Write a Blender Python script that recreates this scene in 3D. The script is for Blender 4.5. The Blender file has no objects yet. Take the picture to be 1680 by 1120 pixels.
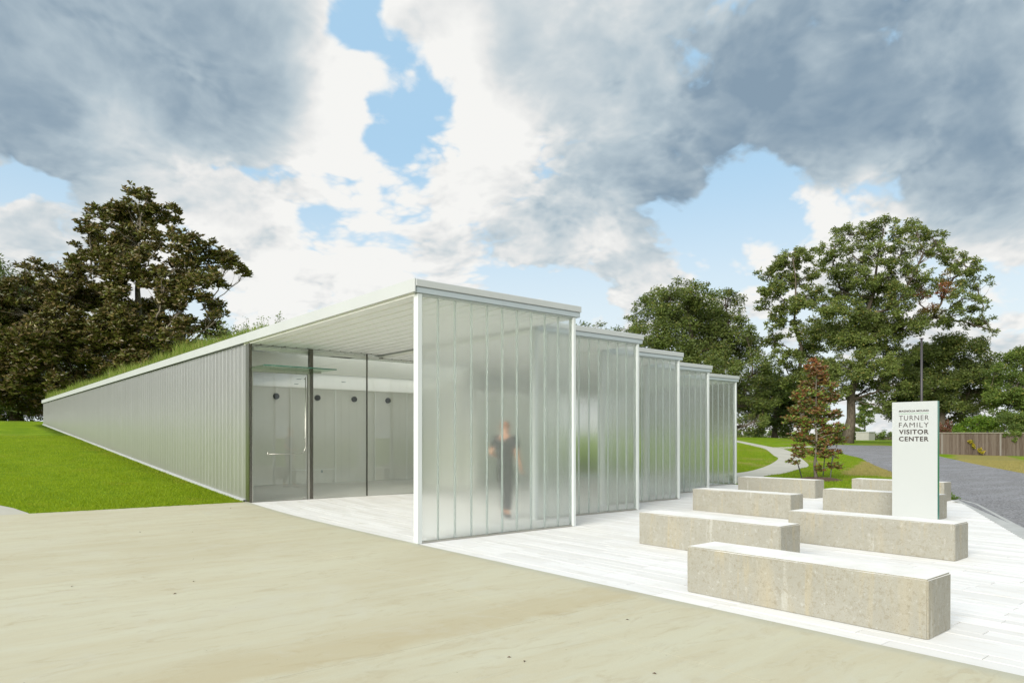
import bpy, bmesh, math, random
import numpy as np
from mathutils import Vector, Matrix

random.seed(7)
RNG = np.random.default_rng(7)
scene = bpy.context.scene
COL = scene.collection

# ------------------------------------------------------------------ camera
FOC, YH, CX, EYE = 1150.0, 718.0, 840.0, 1.5          # focal length in photo pixels, eye level row, centre column, eye height
CAMX, CAMY = -5.269, -8.405
EVX, EVY = 0.76765, 0.64087
HEAD = math.atan2(EVY, EVX)
cam_data = bpy.data.cameras.new('camera')
cam_data.sensor_width = 36.0
cam_data.lens = 36.0 * FOC / 1680.0
cam_data.shift_y = (YH - 560.0) / 1680.0
cam_data.clip_start = 0.1
cam_data.clip_end = 6000
cam = bpy.data.objects.new('camera', cam_data)
COL.objects.link(cam)
cam.location = (CAMX, CAMY, EYE)
cam.rotation_euler = (math.pi / 2, 0, -HEAD)
scene.camera = cam

# ------------------------------------------------------------------ sun, exposure
SUN_EL, SUN_AZ = math.radians(25), math.radians(-109)   # azimuth from +Y towards +X: behind the camera, to its left
SUN_DIR = Vector((math.sin(SUN_AZ) * math.cos(SUN_EL), math.cos(SUN_AZ) * math.cos(SUN_EL), math.sin(SUN_EL)))
sd = bpy.data.lights.new('sun', 'SUN')
sd.energy = 3.4
sd.angle = math.radians(40)
sd.color = (1.0, 0.96, 0.88)
sun = bpy.data.objects.new('sun', sd)
COL.objects.link(sun)
sun.rotation_euler = SUN_DIR.to_track_quat('Z', 'Y').to_euler()
sun.location = (0, 0, 60)
scene.view_settings.view_transform = 'Standard'
scene.view_settings.look = 'None'
scene.view_settings.exposure = 0.64
scene.view_settings.gamma = 1.0
scene.view_settings.use_curve_mapping = False
cy = scene.cycles
scene.render.engine = 'CYCLES'
cy.use_denoising = True
try:
    cy.denoiser = 'OPENIMAGEDENOISE'
except Exception:
    pass
cy.max_bounces = 18
cy.diffuse_bounces = 8
cy.glossy_bounces = 5
cy.transmission_bounces = 12
cy.transparent_max_bounces = 16
cy.caustics_refractive = True
cy.caustics_reflective = False
cy.sample_clamp_indirect = 8.0


# ------------------------------------------------------------------ geometry of the place
def cam2world(r, d):
    return CAMX + r * EVX + d * EVY, CAMY - r * EVY + d * EVX


def W(px, py, d):
    """photo pixel at a distance d along the view -> world point"""
    x, y = cam2world((px - CX) / FOC * d, d)
    return np.array([x, y, EYE - (py - YH) / FOC * d])


def ss(a, b, t):
    u = np.clip((t - a) / (b - a), 0, 1)
    return u * u * (3 - 2 * u)


def T(X, Y):
    """height of the ground: level plaza, rising to a mound at the back"""
    X = np.asarray(X, float)
    Y = np.asarray(Y, float)
    y0 = 5.35 + 3 * ss(3, 10, X)
    v = 0.064 * ((Y - y0) + np.hypot(Y - y0, 2.4)) / 2
    v = v - 0.064 * ((-5 - y0) + np.hypot(-5 - y0, 2.4)) / 2
    v = np.where(Y < -5, 0, v)
    cap = 2.66 - 1.0 * ss(12, 60, X) - 0.62 * ss(64, 84, X)
    k = 0.35
    soft = (v + cap) / 2 - (k * k + (cap - v) ** 2) / (4 * k)
    return np.where(np.abs(cap - v) > k, np.minimum(v, cap), soft)


def at(px, py, far=400):
    """photo pixel -> point on the ground"""
    t = (px - CX) / FOC
    d = 2.5
    while d < far:
        x, y = cam2world(t * d, d)
        if EYE - (py - YH) / FOC * d <= float(T(x, y)):
            return x, y
        d += 0.02 * max(1, d / 20)
    return cam2world(t * far, far)


def tag(o, label=None, cat=None, group=None, kind=None):
    if label:
        o['label'] = label
    if cat:
        o['category'] = cat
    if group:
        o['group'] = group
    if kind:
        o['kind'] = kind
    return o


def empty(name, loc, label=None, cat=None, group=None, rz=0):
    o = bpy.data.objects.new(name, None)
    COL.objects.link(o)
    o.location = loc
    o.rotation_euler = (0, 0, rz)
    return tag(o, label, cat, group)


def np_mesh(name, verts, faces, mats, parent=None, smooth=False, vals=None, midx=None):
    """verts (n,3), faces (m,3|4) arrays -> one mesh object; vals: per-face float 'tint'"""
    me = bpy.data.meshes.new(name)
    verts = np.asarray(verts, np.float32)
    faces = np.asarray(faces, np.int32)
    n, k = faces.shape
    me.vertices.add(len(verts))
    me.vertices.foreach_set('co', verts.ravel())
    me.loops.add(n * k)
    me.loops.foreach_set('vertex_index', faces.ravel())
    me.polygons.add(n)
    me.polygons.foreach_set('loop_start', np.arange(0, n * k, k, dtype=np.int32))
    if not isinstance(mats, (list, tuple)):
        mats = [mats]
    for m in mats:
        me.materials.append(m)
    if midx is not None:
        me.polygons.foreach_set('material_index', np.asarray(midx, np.int32))
    me.polygons.foreach_set('use_smooth', np.full(n, smooth))
    if vals is not None:
        a = me.attributes.new('tint', 'FLOAT', 'FACE')
        a.data.foreach_set('value', np.asarray(vals, np.float32))
    me.update(calc_edges=True)
    o = bpy.data.objects.new(name, me)
    COL.objects.link(o)
    if parent is not None:
        o.parent = parent
        o.matrix_parent_inverse = Matrix.Identity(4)
        if parent.type == 'EMPTY' or True:
            # geometry is written in world coordinates: undo the parent's placement
            o.matrix_parent_inverse = parent_world(parent).inverted()
    return o


def parent_world(p):
    m = Matrix.LocRotScale(p.location, p.rotation_euler, p.scale)
    if p.parent is not None:
        return parent_world(p.parent) @ p.matrix_parent_inverse @ m
    return m


class MB:
    """collects shapes (quads and polygons) for one mesh"""

    def __init__(self):
        self.v = []
        self.f = []

    def box(self, x0, y0, z0, x1, y1, z1):
        b = len(self.v)
        self.v += [(x0, y0, z0), (x1, y0, z0), (x1, y1, z0), (x0, y1, z0), (x0, y0, z1), (x1, y0, z1), (x1, y1, z1), (x0, y1, z1)]
        self.f += [(b, b + 3, b + 2, b + 1), (b + 4, b + 5, b + 6, b + 7), (b, b + 1, b + 5, b + 4), (b + 1, b + 2, b + 6, b + 5), (b + 2, b + 3, b + 7, b + 6), (b + 3, b, b + 4, b + 7)]
        return self

    def prism(self, prof, fn0, fn1):
        """closed profile (list of 2D), mapped by fn0 and fn1 to the two ends"""
        b = len(self.v)
        n = len(prof)
        self.v += [tuple(fn0(*p)) for p in prof] + [tuple(fn1(*p)) for p in prof]
        for i in range(n):
            j = (i + 1) % n
            self.f.append((b + i, b + j, b + n + j, b + n + i))
        self.f.append(tuple(b + i for i in range(n))[::-1])
        self.f.append(tuple(b + n + i for i in range(n)))
        return self

    def tube(self, pts, rad, seg=6):
        pts = [Vector(p) for p in pts]
        if not isinstance(rad, (list, tuple)):
            rad = [rad] * len(pts)
        b = len(self.v)
        up = Vector((0.13, 0.31, 0.94)).normalized()
        for i, p in enumerate(pts):
            a = pts[max(0, i - 1)]
            c = pts[min(len(pts) - 1, i + 1)]
            t = (c - a)
            t = t.normalized() if t.length > 1e-9 else Vector((0, 0, 1))
            s = t.cross(up)
            if s.length < 0.05:
                s = t.cross(Vector((1, 0, 0)))
            s.normalize()
            u = s.cross(t)
            for k in range(seg):
                an = 2 * math.pi * k / seg
                self.v.append(tuple(p + (s * math.cos(an) + u * math.sin(an)) * rad[i]))
        for i in range(len(pts) - 1):
            for k in range(seg):
                k2 = (k + 1) % seg
                self.f.append((b + i * seg + k, b + i * seg + k2, b + (i + 1) * seg + k2, b + (i + 1) * seg + k))
        self.f.append(tuple(b + k for k in range(seg))[::-1])
        e = b + (len(pts) - 1) * seg
        self.f.append(tuple(e + k for k in range(seg)))
        return self

    def build(self, name, mats, parent=None, smooth=False, bevel=0, bseg=1):
        me = bpy.data.meshes.new(name)
        me.from_pydata(self.v, [], self.f)
        if not isinstance(mats, (list, tuple)):
            mats = [mats]
        for m in mats:
            me.materials.append(m)
        if bevel:
            bm = bmesh.new()
            bm.from_mesh(me)
            bmesh.ops.recalc_face_normals(bm, faces=bm.faces)
            es = [e for e in bm.edges if len(e.link_faces) == 2 and e.calc_face_angle(0) > 0.5]
            bmesh.ops.bevel(bm, geom=es, offset=bevel, segments=bseg, profile=0.5, affect='EDGES')
            bm.to_mesh(me)
            bm.free()
        else:
            bm = bmesh.new()
            bm.from_mesh(me)
            bmesh.ops.recalc_face_normals(bm, faces=bm.faces)
            bm.to_mesh(me)
            bm.free()
        if smooth:
            me.polygons.foreach_set('use_smooth', np.full(len(me.polygons), True))
        me.update()
        o = bpy.data.objects.new(name, me)
        COL.objects.link(o)
        if parent is not None:
            o.parent = parent
            o.matrix_parent_inverse = parent_world(parent).inverted()
        return o


# ------------------------------------------------------------------ node helpers
class NT:
    def __init__(self, tree):
        self.t = tree
        self.n = tree.nodes
        self.l = tree.links

    def new(self, kind, **kw):
        nd = self.n.new(kind)
        for k, v in kw.items():
            setattr(nd, k, v)
        return nd

    def set(self, sock, v):
        if hasattr(v, 'is_output'):
            self.l.new(v, sock)
        elif isinstance(v, (tuple, list)):
            if len(v) == 3 and sock.type == 'RGBA':
                v = (*v, 1)
            sock.default_value = v
        else:
            sock.default_value = v

    def math(self, op, a, b=0.0, c=None, clamp=False):
        nd = self.new('ShaderNodeMath', operation=op)
        nd.use_clamp = clamp
        self.set(nd.inputs[0], a)
        self.set(nd.inputs[1], b)
        if c is not None:
            self.set(nd.inputs[2], c)
        return nd.outputs[0]

    def vmath(self, op, a, b=(0, 0, 0), out=0):
        nd = self.new('ShaderNodeVectorMath', operation=op)
        self.set(nd.inputs[0], a)
        if op == 'SCALE':
            self.set(nd.inputs['Scale'], b)
        else:
            self.set(nd.inputs[1], b)
        return nd.outputs[out]

    def noise(self, vec, scale, detail=4, rough=0.5, dist=0.0, color=False):
        nd = self.new('ShaderNodeTexNoise')
        if vec is not None:
            self.set(nd.inputs['Vector'], vec)
        self.set(nd.inputs['Scale'], scale)
        self.set(nd.inputs['Detail'], detail)
        self.set(nd.inputs['Roughness'], rough)
        self.set(nd.inputs['Distortion'], dist)
        return nd.outputs[1 if color else 0]

    def smooth(self, v, a, b, lo=0.0, hi=1.0, kind='SMOOTHSTEP'):
        nd = self.new('ShaderNodeMapRange', interpolation_type=kind)
        self.set(nd.inputs['Value'], v)
        self.set(nd.inputs['From Min'], a)
        self.set(nd.inputs['From Max'], b)
        self.set(nd.inputs['To Min'], lo)
        self.set(nd.inputs['To Max'], hi)
        return nd.outputs[0]

    def mix(self, f, a, b, mode='MIX'):
        nd = self.new('ShaderNodeMix', data_type='RGBA', blend_type=mode)
        self.set(nd.inputs[0], f)
        self.set(nd.inputs[6], a)
        self.set(nd.inputs[7], b)
        return nd.outputs[2]

    def mapping(self, vec, scale=(1, 1, 1), loc=(0, 0, 0), rot=(0, 0, 0)):
        nd = self.new('ShaderNodeMapping')
        self.set(nd.inputs['Vector'], vec)
        nd.inputs['Scale'].default_value = scale
        nd.inputs['Location'].default_value = loc
        nd.inputs['Rotation'].default_value = rot
        return nd.outputs[0]

    def pos(self):
        return self.new('ShaderNodeNewGeometry').outputs['Position']

    def bump(self, h, strength=0.3, dist=0.01, normal=None):
        nd = self.new('ShaderNodeBump')
        self.set(nd.inputs['Height'], h)
        nd.inputs['Strength'].default_value = strength
        nd.inputs['Distance'].default_value = dist
        if normal is not None:
            self.set(nd.inputs['Normal'], normal)
        return nd.outputs[0]


def material(name):
    m = bpy.data.materials.new(name)
    m.use_nodes = True
    m.node_tree.nodes.clear()
    q = NT(m.node_tree)
    out = q.new('ShaderNodeOutputMaterial')
    return m, q, out


def principled(q, out, color, rough=0.5, metal=0.0, spec=0.5, normal=None, **kw):
    b = q.new('ShaderNodeBsdfPrincipled')
    q.set(b.inputs['Base Color'], color)
    q.set(b.inputs['Roughness'], rough)
    q.set(b.inputs['Metallic'], metal)
    q.set(b.inputs['Specular IOR Level'], spec)
    if normal is not None:
        q.set(b.inputs['Normal'], normal)
    for k, v in kw.items():
        q.set(b.inputs[k], v)
    if out is not None:
        q.l.new(b.outputs[0], out.inputs['Surface'])
    return b


# ------------------------------------------------------------------ sky
def view_dir(px, py):
    v = Vector((*cam2world((px - CX) / FOC, 1.0), 0)) - Vector((CAMX, CAMY, 0))
    v.z = -(py - YH) / FOC
    return v.normalized()


def make_world():
    w = bpy.data.worlds.new('World')
    scene.world = w
    w.use_nodes = True
    w.node_tree.nodes.clear()
    q = NT(w.node_tree)
    out = q.new('ShaderNodeOutputWorld')
    bg = q.new('ShaderNodeBackground')
    bg.inputs['Strength'].default_value = 0.077
    sky = q.new('ShaderNodeTexSky')
    sky.sky_type = 'NISHITA'
    sky.sun_disc = False
    sky.sun_elevation = SUN_EL
    sky.sun_rotation = SUN_AZ
    sky.air_density = 1.2
    sky.dust_density = 1.0
    sky.ozone_density = 1.0
    d = q.vmath('NORMALIZE', q.new('ShaderNodeTexCoord').outputs['Generated'])
    sep = q.new('ShaderNodeSeparateXYZ')
    q.l.new(d, sep.inputs[0])
    z = q.math('MAXIMUM', sep.outputs[2], 0.0)
    inv = q.math('DIVIDE', 1.0, q.math('ADD', z, 0.42))
    p = q.vmath('SCALE', d, inv)
    p = q.mapping(p, scale=(1, 1, 0.9))
    warp = q.noise(p, 2.2, 3, 0.5, color=True)
    warp = q.vmath('SUBTRACT', warp, (0.5, 0.5, 0.5))
    pw = q.vmath('ADD', p, q.vmath('SCALE', warp, 0.20))
    nh = q.noise(pw, 13.0, 6, 0.6)

    def billow(vec):
        vo = q.new('ShaderNodeTexVoronoi')
        vo.feature = 'F1'
        q.set(vo.inputs['Vector'], vec)
        vo.inputs['Scale'].default_value = 5.2
        vo.inputs['Detail'].default_value = 3.0
        vo.inputs['Roughness'].default_value = 0.52
        vo.inputs['Lacunarity'].default_value = 2.3
        nn = q.noise(vec, 3.4, 7, 0.56)
        return q.math('MULTIPLY_ADD', vo.outputs['Distance'], -0.42, q.math('MULTIPLY_ADD', nn, 0.72, 0.515))

    n1 = billow(pw)
    lit = Vector((0.0, 0.0, 0.030))
    n1b = billow(q.vmath('ADD', pw, tuple(lit)))
    nl = q.noise(pw, 1.7, 3, 0.5)
    nd_ = q.noise(q.mapping(pw, loc=(3.1, 1.7, 0.4)), 1.7, 3, 0.45)

    def blobs(lst):
        acc = None
        for (px, py, r, a) in lst:
            c = view_dir(px, py)
            k = 3.6 / (r / FOC) ** 2
            dt = q.vmath('DOT_PRODUCT', d, tuple(c), out=1)
            e = q.math('EXPONENT', q.math('MULTIPLY', q.math('SUBTRACT', dt, 1.0), k))
            acc = q.math('MULTIPLY', e, a) if acc is None else q.math('MULTIPLY_ADD', e, a, acc)
        return acc

    holes = blobs([(650, 120, 90, 0.9), (665, 200, 95, 1.0), (590, 50, 60, 0.6), (0, 290, 70, 0.8), (735, 180, 45, 0.5),
                   (1180, 350, 90, 1.0), (1250, 310, 70, 0.8), (1085, 375, 60, 0.5), (1290, 390, 60, 0.5), (960, 440, 90, 0.2),
                   (880, 480, 130, 0.3), (560, 480, 120, 0.4), (1650, 560, 110, 0.55), (340, 420, 60, 0.3)])
    solid = blobs([(520, 170, 150, 0.6), (800, 120, 110, 0.7), (1190, 405, 65, 0.8), (1090, 410, 50, 0.5), (440, 455, 60, 0.8), (740, 460, 50, 0.7),
                   (1400, 320, 110, 0.7), (1560, 400, 110, 0.6), (1150, 250, 200, 0.7), (1610, 340, 80, 0.9), (150, 120, 260, 0.7), (950, 240, 110, 0.8), (900, 140, 100, 0.6), (1225, 40, 110, 0.9), (600, 400, 130, 0.5), (1040, 60, 120, 0.6), (1500, 200, 150, 0.5), (1570, 40, 110, 0.9), (1110, 110, 70, 0.6), (1060, 430, 90, 0.45)])
    darks = blobs([(80, 70, 260, 0.85), (240, 120, 200, 0.55), (420, 110, 120, 0.55), (40, 190, 120, 0.45), (430, 190, 90, 0.5),
                   (300, 20, 220, 0.3), (1130, 50, 200, 0.45), (1290, 30, 180, 0.5), (1480, 70, 200, 0.65), (1640, 60, 200, 0.6),
                   (960, 270, 100, 0.55), (1090, 280, 130, 0.75), (1230, 230, 140, 0.65), (1360, 200, 130, 0.75), (1080, 320, 70, 0.35),
                   (1620, 335, 95, 1.0), (1540, 350, 60, 0.45), (850, 345, 80, 0.5), (910, 350, 60, 0.4), (830, 85, 60, 0.5), (1600, 200, 90, 0.3),
                   (100, 360, 140, 0.25)])
    lights = blobs([(200, 215, 70, 0.6), (540, 180, 110, 0.55), (590, 300, 180, 0.45), (760, 90, 80, 0.5), (800, 230, 110, 0.5), (1340, 110, 50, 0.3),
                    (1400, 320, 120, 0.5), (1600, 420, 120, 0.45), (450, 470, 60, 0.4), (1190, 410, 90, 0.5), (650, 400, 120, 0.25),
                    (1320, 340, 60, 0.5), (300, 330, 120, 0.2)])
    f = q.math('ADD', q.math('SUBTRACT', n1, 0.5), q.math('MULTIPLY', q.math('SUBTRACT', nl, 0.5), 0.6))
    f = q.math('MULTIPLY_ADD', q.math('SUBTRACT', nh, 0.5), 0.22, f)
    cov = q.math('MULTIPLY_ADD', f, 2.0, 0.36)
    cov = q.math('MULTIPLY_ADD', q.math('MINIMUM', holes, 1.05), -0.72, cov)
    cov = q.math('MULTIPLY_ADD', q.math('MINIMUM', solid, 1.0), 0.35, cov)
    cover = q.smooth(cov, -0.03, 0.20)
    relief = q.math('MULTIPLY', q.math('SUBTRACT', n1b, n1), -4.2)
    relief = q.math('MULTIPLY', relief, q.smooth(cov, 0.10, 0.7, 1.0, 0.45))
    dk = q.math('MULTIPLY_ADD', q.math('SUBTRACT', nd_, 0.5), 1.0, 0.225)
    dk = q.math('ADD', dk, q.math('MULTIPLY', q.math('MINIMUM', darks, 1.1), 0.58))
    dk = q.math('SUBTRACT', dk, q.math('MULTIPLY', lights, 0.75))
    dk = q.math('SUBTRACT', dk, q.math('MULTIPLY', relief, 0.55))
    dk = q.math('ADD', dk, q.math('MULTIPLY_ADD', q.math('SUBTRACT', cov, 0.45), 0.20, q.math('MULTIPLY', q.math('SUBTRACT', nh, 0.5), 0.38)))
    dk = q.math('MULTIPLY', dk, 0.86)
    cr = q.new('ShaderNodeValToRGB')
    q.l.new(dk, cr.inputs[0])
    els = cr.color_ramp.elements
    els[0].position = 0.0
    els[0].color = (0.89, 0.89, 0.87, 1)
    els[1].position = 1.0
    els[1].color = (0.235, 0.325, 0.415, 1)
    for pos_, c in ((0.16, (0.78, 0.79, 0.785)), (0.34, (0.60, 0.66, 0.69)), (0.56, (0.45, 0.54, 0.60)), (0.82, (0.30, 0.39, 0.47))):
        e = els.new(pos_)
        e.color = (*c, 1)
    cloud = q.vmath('SCALE', cr.outputs[0], 8.6)
    # clear air: the physical sky, paler towards the horizon
    hz = q.smooth(z, 0.0, 0.38)
    pale = q.mix(hz, (6.9, 7.8, 8.3), (3.8, 5.9, 7.8))
    clear = q.mix(0.82, sky.outputs[0], pale)
    thin = q.smooth(z, 0.0, 0.40, 0.75, 0.0)
    clear = q.mix(thin, clear, (7.0, 7.6, 7.8))
    col = q.mix(cover, clear, cloud)
    below = q.smooth(sep.outputs[2], -0.05, 0.0)
    col = q.mix(below, (2.0, 2.2, 1.6), col)
    q.l.new(col, bg.inputs['Color'])
    q.l.new(bg.outputs[0], out.inputs['Surface'])
    w.cycles.sampling_method = 'MANUAL'
    w.cycles.sample_map_resolution = 512


make_world()


# ------------------------------------------------------------------ materials
def mat_simple(name, c, rough=0.5, metal=0.0, spec=0.5, var=0.0, vscale=3.0, bump=0.0, bscale=80):
    m, q, out = material(name)
    col = c
    if var:
        n = q.noise(q.pos(), vscale, 5, 0.6)
        f = q.smooth(n, 0.3, 0.7, kind='LINEAR')
        col = q.mix(f, tuple(x * (1 - var) for x in c), tuple(min(1, x * (1 + var)) for x in c))
    nrm = None
    if bump:
        nrm = q.bump(q.noise(q.pos(), bscale, 4, 0.6), bump, 0.004)
    principled(q, out, col, rough, metal, spec, nrm)
    return m


def mat_driveway():
    m, q, out = material('broomed_tan_concrete')
    p = q.pos()
    st = q.noise(q.mapping(p, scale=(0.30, 2.4, 1), rot=(0, 0, 0.04)), 1.3, 6, 0.62, 0.5)
    st2 = q.noise(q.mapping(p, scale=(0.9, 9, 1), rot=(0, 0, 0.03)), 1.6, 6, 0.65, 0.3)
    big = q.noise(p, 0.35, 4, 0.55)
    grain = q.noise(p, 160, 3, 0.7)
    c = q.mix(q.smooth(st, 0.36, 0.66), (0.52, 0.505, 0.38), (0.49, 0.455, 0.325))
    c = q.mix(q.smooth(st2, 0.48, 0.75, 0, 0.45), c, (0.49, 0.495, 0.41))
    c = q.mix(q.smooth(big, 0.42, 0.68, 0, 0.45), c, (0.43, 0.385, 0.26))
    blot = q.noise(q.mapping(p, scale=(1, 2.2, 1)), 2.6, 7, 0.7, 1.2)
    c = q.mix(q.smooth(blot, 0.50, 0.72, 0, 0.6), c, (0.40, 0.345, 0.23))
    c = q.mix(q.smooth(grain, 0.2, 0.8, 0, 0.30), c, (0.35, 0.33, 0.23))
    sy = q.new('ShaderNodeSeparateXYZ')
    q.l.new(p, sy.inputs[0])
    wob = q.math('MULTIPLY_ADD', q.math('SUBTRACT', q.noise(p, 1.2, 5, 0.6), 0.5), 0.55, sy.outputs[1])
    band = q.math('MULTIPLY', q.smooth(wob, -4.20, -4.02, 0, 1), q.smooth(wob, -3.95, -3.25, 1, 0))
    c = q.mix(q.math('MULTIPLY', band, 0.5), c, (0.40, 0.33, 0.19))
    patchy = q.noise(p, 1.1, 6, 0.72, 0.8)
    c = q.mix(q.smooth(patchy, 0.50, 0.70, 0, 0.35), c, (0.50, 0.495, 0.41))
    spk = q.new('ShaderNodeTexVoronoi')
    q.set(spk.inputs['Vector'], p)
    spk.inputs['Scale'].default_value = 5.0
    c = q.mix(q.smooth(spk.outputs['Distance'], 0.018, 0.035, 0.55, 0), c, (0.16, 0.13, 0.09))
    # grey margin along the plaza edge
    sx = q.new('ShaderNodeSeparateXYZ')
    q.l.new(p, sx.inputs[0])
    edge = q.math('MULTIPLY_ADD', q.math('SUBTRACT', q.noise(p, 1.5, 4), 0.5), 0.25, sx.outputs[0])
    c = q.mix(q.smooth(edge, -0.20, -0.02, 0, 0.55), c, (0.36, 0.37, 0.31))
    gr = q.noise(q.mapping(p, scale=(2, 60, 2)), 3, 4, 0.6)
    hb = q.math('MULTIPLY_ADD', gr, 0.6, q.math('MULTIPLY', grain, 0.5))
    principled(q, out, c, 0.85, 0, 0.25, q.bump(hb, 0.35, 0.004))
    return m


def mat_paver():
    m, q, out = material('white_limestone_paver')
    p = q.pos()
    oi = q.new('ShaderNodeObjectInfo').outputs['Random']
    n = q.noise(q.mapping(p, scale=(6, 1.2, 4)), 1.8, 6, 0.65)
    n2 = q.noise(p, 0.5, 4, 0.5)
    tint = q.new('ShaderNodeAttribute', attribute_name='tint').outputs['Fac']
    c = q.mix(tint, (0.67, 0.665, 0.645), (0.755, 0.755, 0.745))
    c = q.mix(q.smooth(n, 0.52, 0.72, 0, 0.7), c, (0.60, 0.58, 0.52))
    c = q.mix(q.smooth(n2, 0.5, 0.75, 0, 0.35), c, (0.72, 0.70, 0.64))
    principled(q, out, c, 0.7, 0, 0.3, q.bump(q.noise(p, 60, 4, 0.6), 0.12, 0.003))
    return m


def mat_bench():
    m, q, out = material('cast_concrete_with_stains')
    p = q.pos()
    geo = q.new('ShaderNodeNewGeometry')
    base = q.noise(p, 3.0, 5, 0.6)
    run = q.noise(q.mapping(p, scale=(7, 7, 0.7)), 1.3, 6, 0.6, 0.3)
    run2 = q.noise(q.mapping(p, scale=(2.2, 2.2, 0.5), loc=(4, 2, 1)), 1.5, 4, 0.55)
    c = q.mix(base, (0.245, 0.24, 0.205), (0.34, 0.335, 0.295))
    c = q.mix(q.smooth(run, 0.53, 0.72, 0, 0.6), c, (0.37, 0.32, 0.21))
    c = q.mix(q.smooth(run2, 0.54, 0.70, 0, 0.3), c, (0.40, 0.34, 0.22))
    c = q.mix(q.smooth(run, 0.40, 0.25, 0, 0.6), c, (0.52, 0.52, 0.48))
    v = q.new('ShaderNodeTexVoronoi')
    q.set(v.inputs['Vector'], p)
    v.inputs['Scale'].default_value = 60
    pit = q.smooth(v.outputs['Distance'], 0.10, 0.26, 1, 0)
    pm = q.smooth(q.noise(p, 9, 3), 0.42, 0.62)
    pit = q.math('MULTIPLY', pit, pm)
    c = q.mix(q.math('MULTIPLY', pit, 0.9), c, (0.20, 0.15, 0.09))
    grain = q.noise(p, 130, 3, 0.7)
    c = q.mix(q.smooth(grain, 0.35, 0.7, 0, 0.5), c, (0.24, 0.22, 0.16))
    c = q.mix(q.smooth(q.noise(p, 24, 6, 0.75), 0.50, 0.66, 0, 0.6), c, (0.20, 0.175, 0.12))
    c = q.mix(q.smooth(q.noise(q.mapping(p, loc=(3, 1, 2)), 17, 6, 0.75), 0.54, 0.70, 0, 0.5), c, (0.42, 0.42, 0.385))
    # upper face painted paler than the sides: light from above put into the colour
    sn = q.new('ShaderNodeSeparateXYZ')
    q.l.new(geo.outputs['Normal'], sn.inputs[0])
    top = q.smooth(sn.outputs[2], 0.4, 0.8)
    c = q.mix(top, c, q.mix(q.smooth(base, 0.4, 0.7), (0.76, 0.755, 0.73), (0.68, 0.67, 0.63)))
    h = q.math('SUBTRACT', q.math('MULTIPLY', grain, 0.4), q.math('MULTIPLY', pit, 1.0))
    principled(q, out, c, 0.85, 0, 0.25, q.bump(h, 0.4, 0.005))
    return m


def mat_gravel():
    m, q, out = material('grey_gravel')
    p = q.pos()
    v = q.new('ShaderNodeTexVoronoi')
    q.set(v.inputs['Vector'], p)
    v.inputs['Scale'].default_value = 34
    sep = q.new('ShaderNodeSeparateColor')
    q.l.new(v.outputs['Color'], sep.inputs[0])
    c = q.mix(sep.outputs[0], (0.09, 0.09, 0.095), (0.34, 0.34, 0.355))
    n = q.noise(p, 0.5, 5, 0.6)
    c = q.mix(q.smooth(n, 0.4, 0.7, 0, 0.5), c, (0.21, 0.21, 0.21))
    c = q.mix(q.smooth(q.noise(q.mapping(p, scale=(0.3, 1.4, 1), rot=(0, 0, 0.5)), 1.1, 3), 0.45, 0.62, 0, 0.35), c, (0.30, 0.31, 0.33))
    h = q.math('SUBTRACT', 0.6, v.outputs['Distance'])
    principled(q, out, c, 0.9, 0, 0.2, q.bump(h, 0.8, 0.02))
    return m


def dry_field(q, p):
    n2 = q.noise(p, 0.22, 5, 0.6)
    dry = q.smooth(n2, 0.54, 0.66)
    sx = q.new('ShaderNodeSeparateXYZ')
    q.l.new(p, sx.inputs[0])
    vx = q.smooth(sx.outputs[0], 14, 24, 0.10, 0.6)
    # straw-dry verges on both sides of the gravel road
    ry = q.math('MULTIPLY_ADD', sx.outputs[0], -0.36, sx.outputs[1])
    b1 = q.smooth(q.math('ABSOLUTE', q.math('ADD', ry, 10.6)), 1.2, 3.2, 1, 0)
    b2 = q.smooth(q.math('ABSOLUTE', q.math('ADD', ry, 4.6)), 0.6, 2.0, 1, 0)
    b2 = q.math('MULTIPLY', b2, q.smooth(sx.outputs[0], 42, 34, 0, 1))
    band = q.math('MULTIPLY', q.math('MAXIMUM', b1, b2), q.smooth(sx.outputs[0], 20, 25))
    verge = q.smooth(q.math('MULTIPLY_ADD', q.math('SUBTRACT', q.noise(p, 0.6, 5, 0.6), 0.5), 1.8, band), 0.40, 0.8, 0, 0.9)
    return q.math('MAXIMUM', q.math('MULTIPLY', dry, vx), verge)


def mat_lawn():
    m, q, out = material('lawn_soil_and_turf')
    p = q.pos()
    n = q.noise(p, 1.0, 6, 0.65)
    n2 = q.noise(p, 0.22, 5, 0.6)
    fine = q.noise(p, 38, 4, 0.75)
    c = q.mix(q.smooth(n, 0.35, 0.68), (0.13, 0.215, 0.005), (0.235, 0.32, 0.010))
    c = q.mix(q.smooth(q.noise(p, 4.5, 5, 0.7), 0.55, 0.75, 0, 0.45), c, (0.19, 0.20, 0.03))
    c = q.mix(q.smooth(fine, 0.3, 0.75, 0, 0.7), c, (0.08, 0.18, 0.006))
    dryness = dry_field(q, p)
    c = q.mix(dryness, c, q.mix(fine, (0.30, 0.23, 0.09), (0.21, 0.20, 0.06)))
    principled(q, out, c, 0.95, 0, 0.1, q.bump(fine, 0.7, 0.03))
    return m


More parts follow.
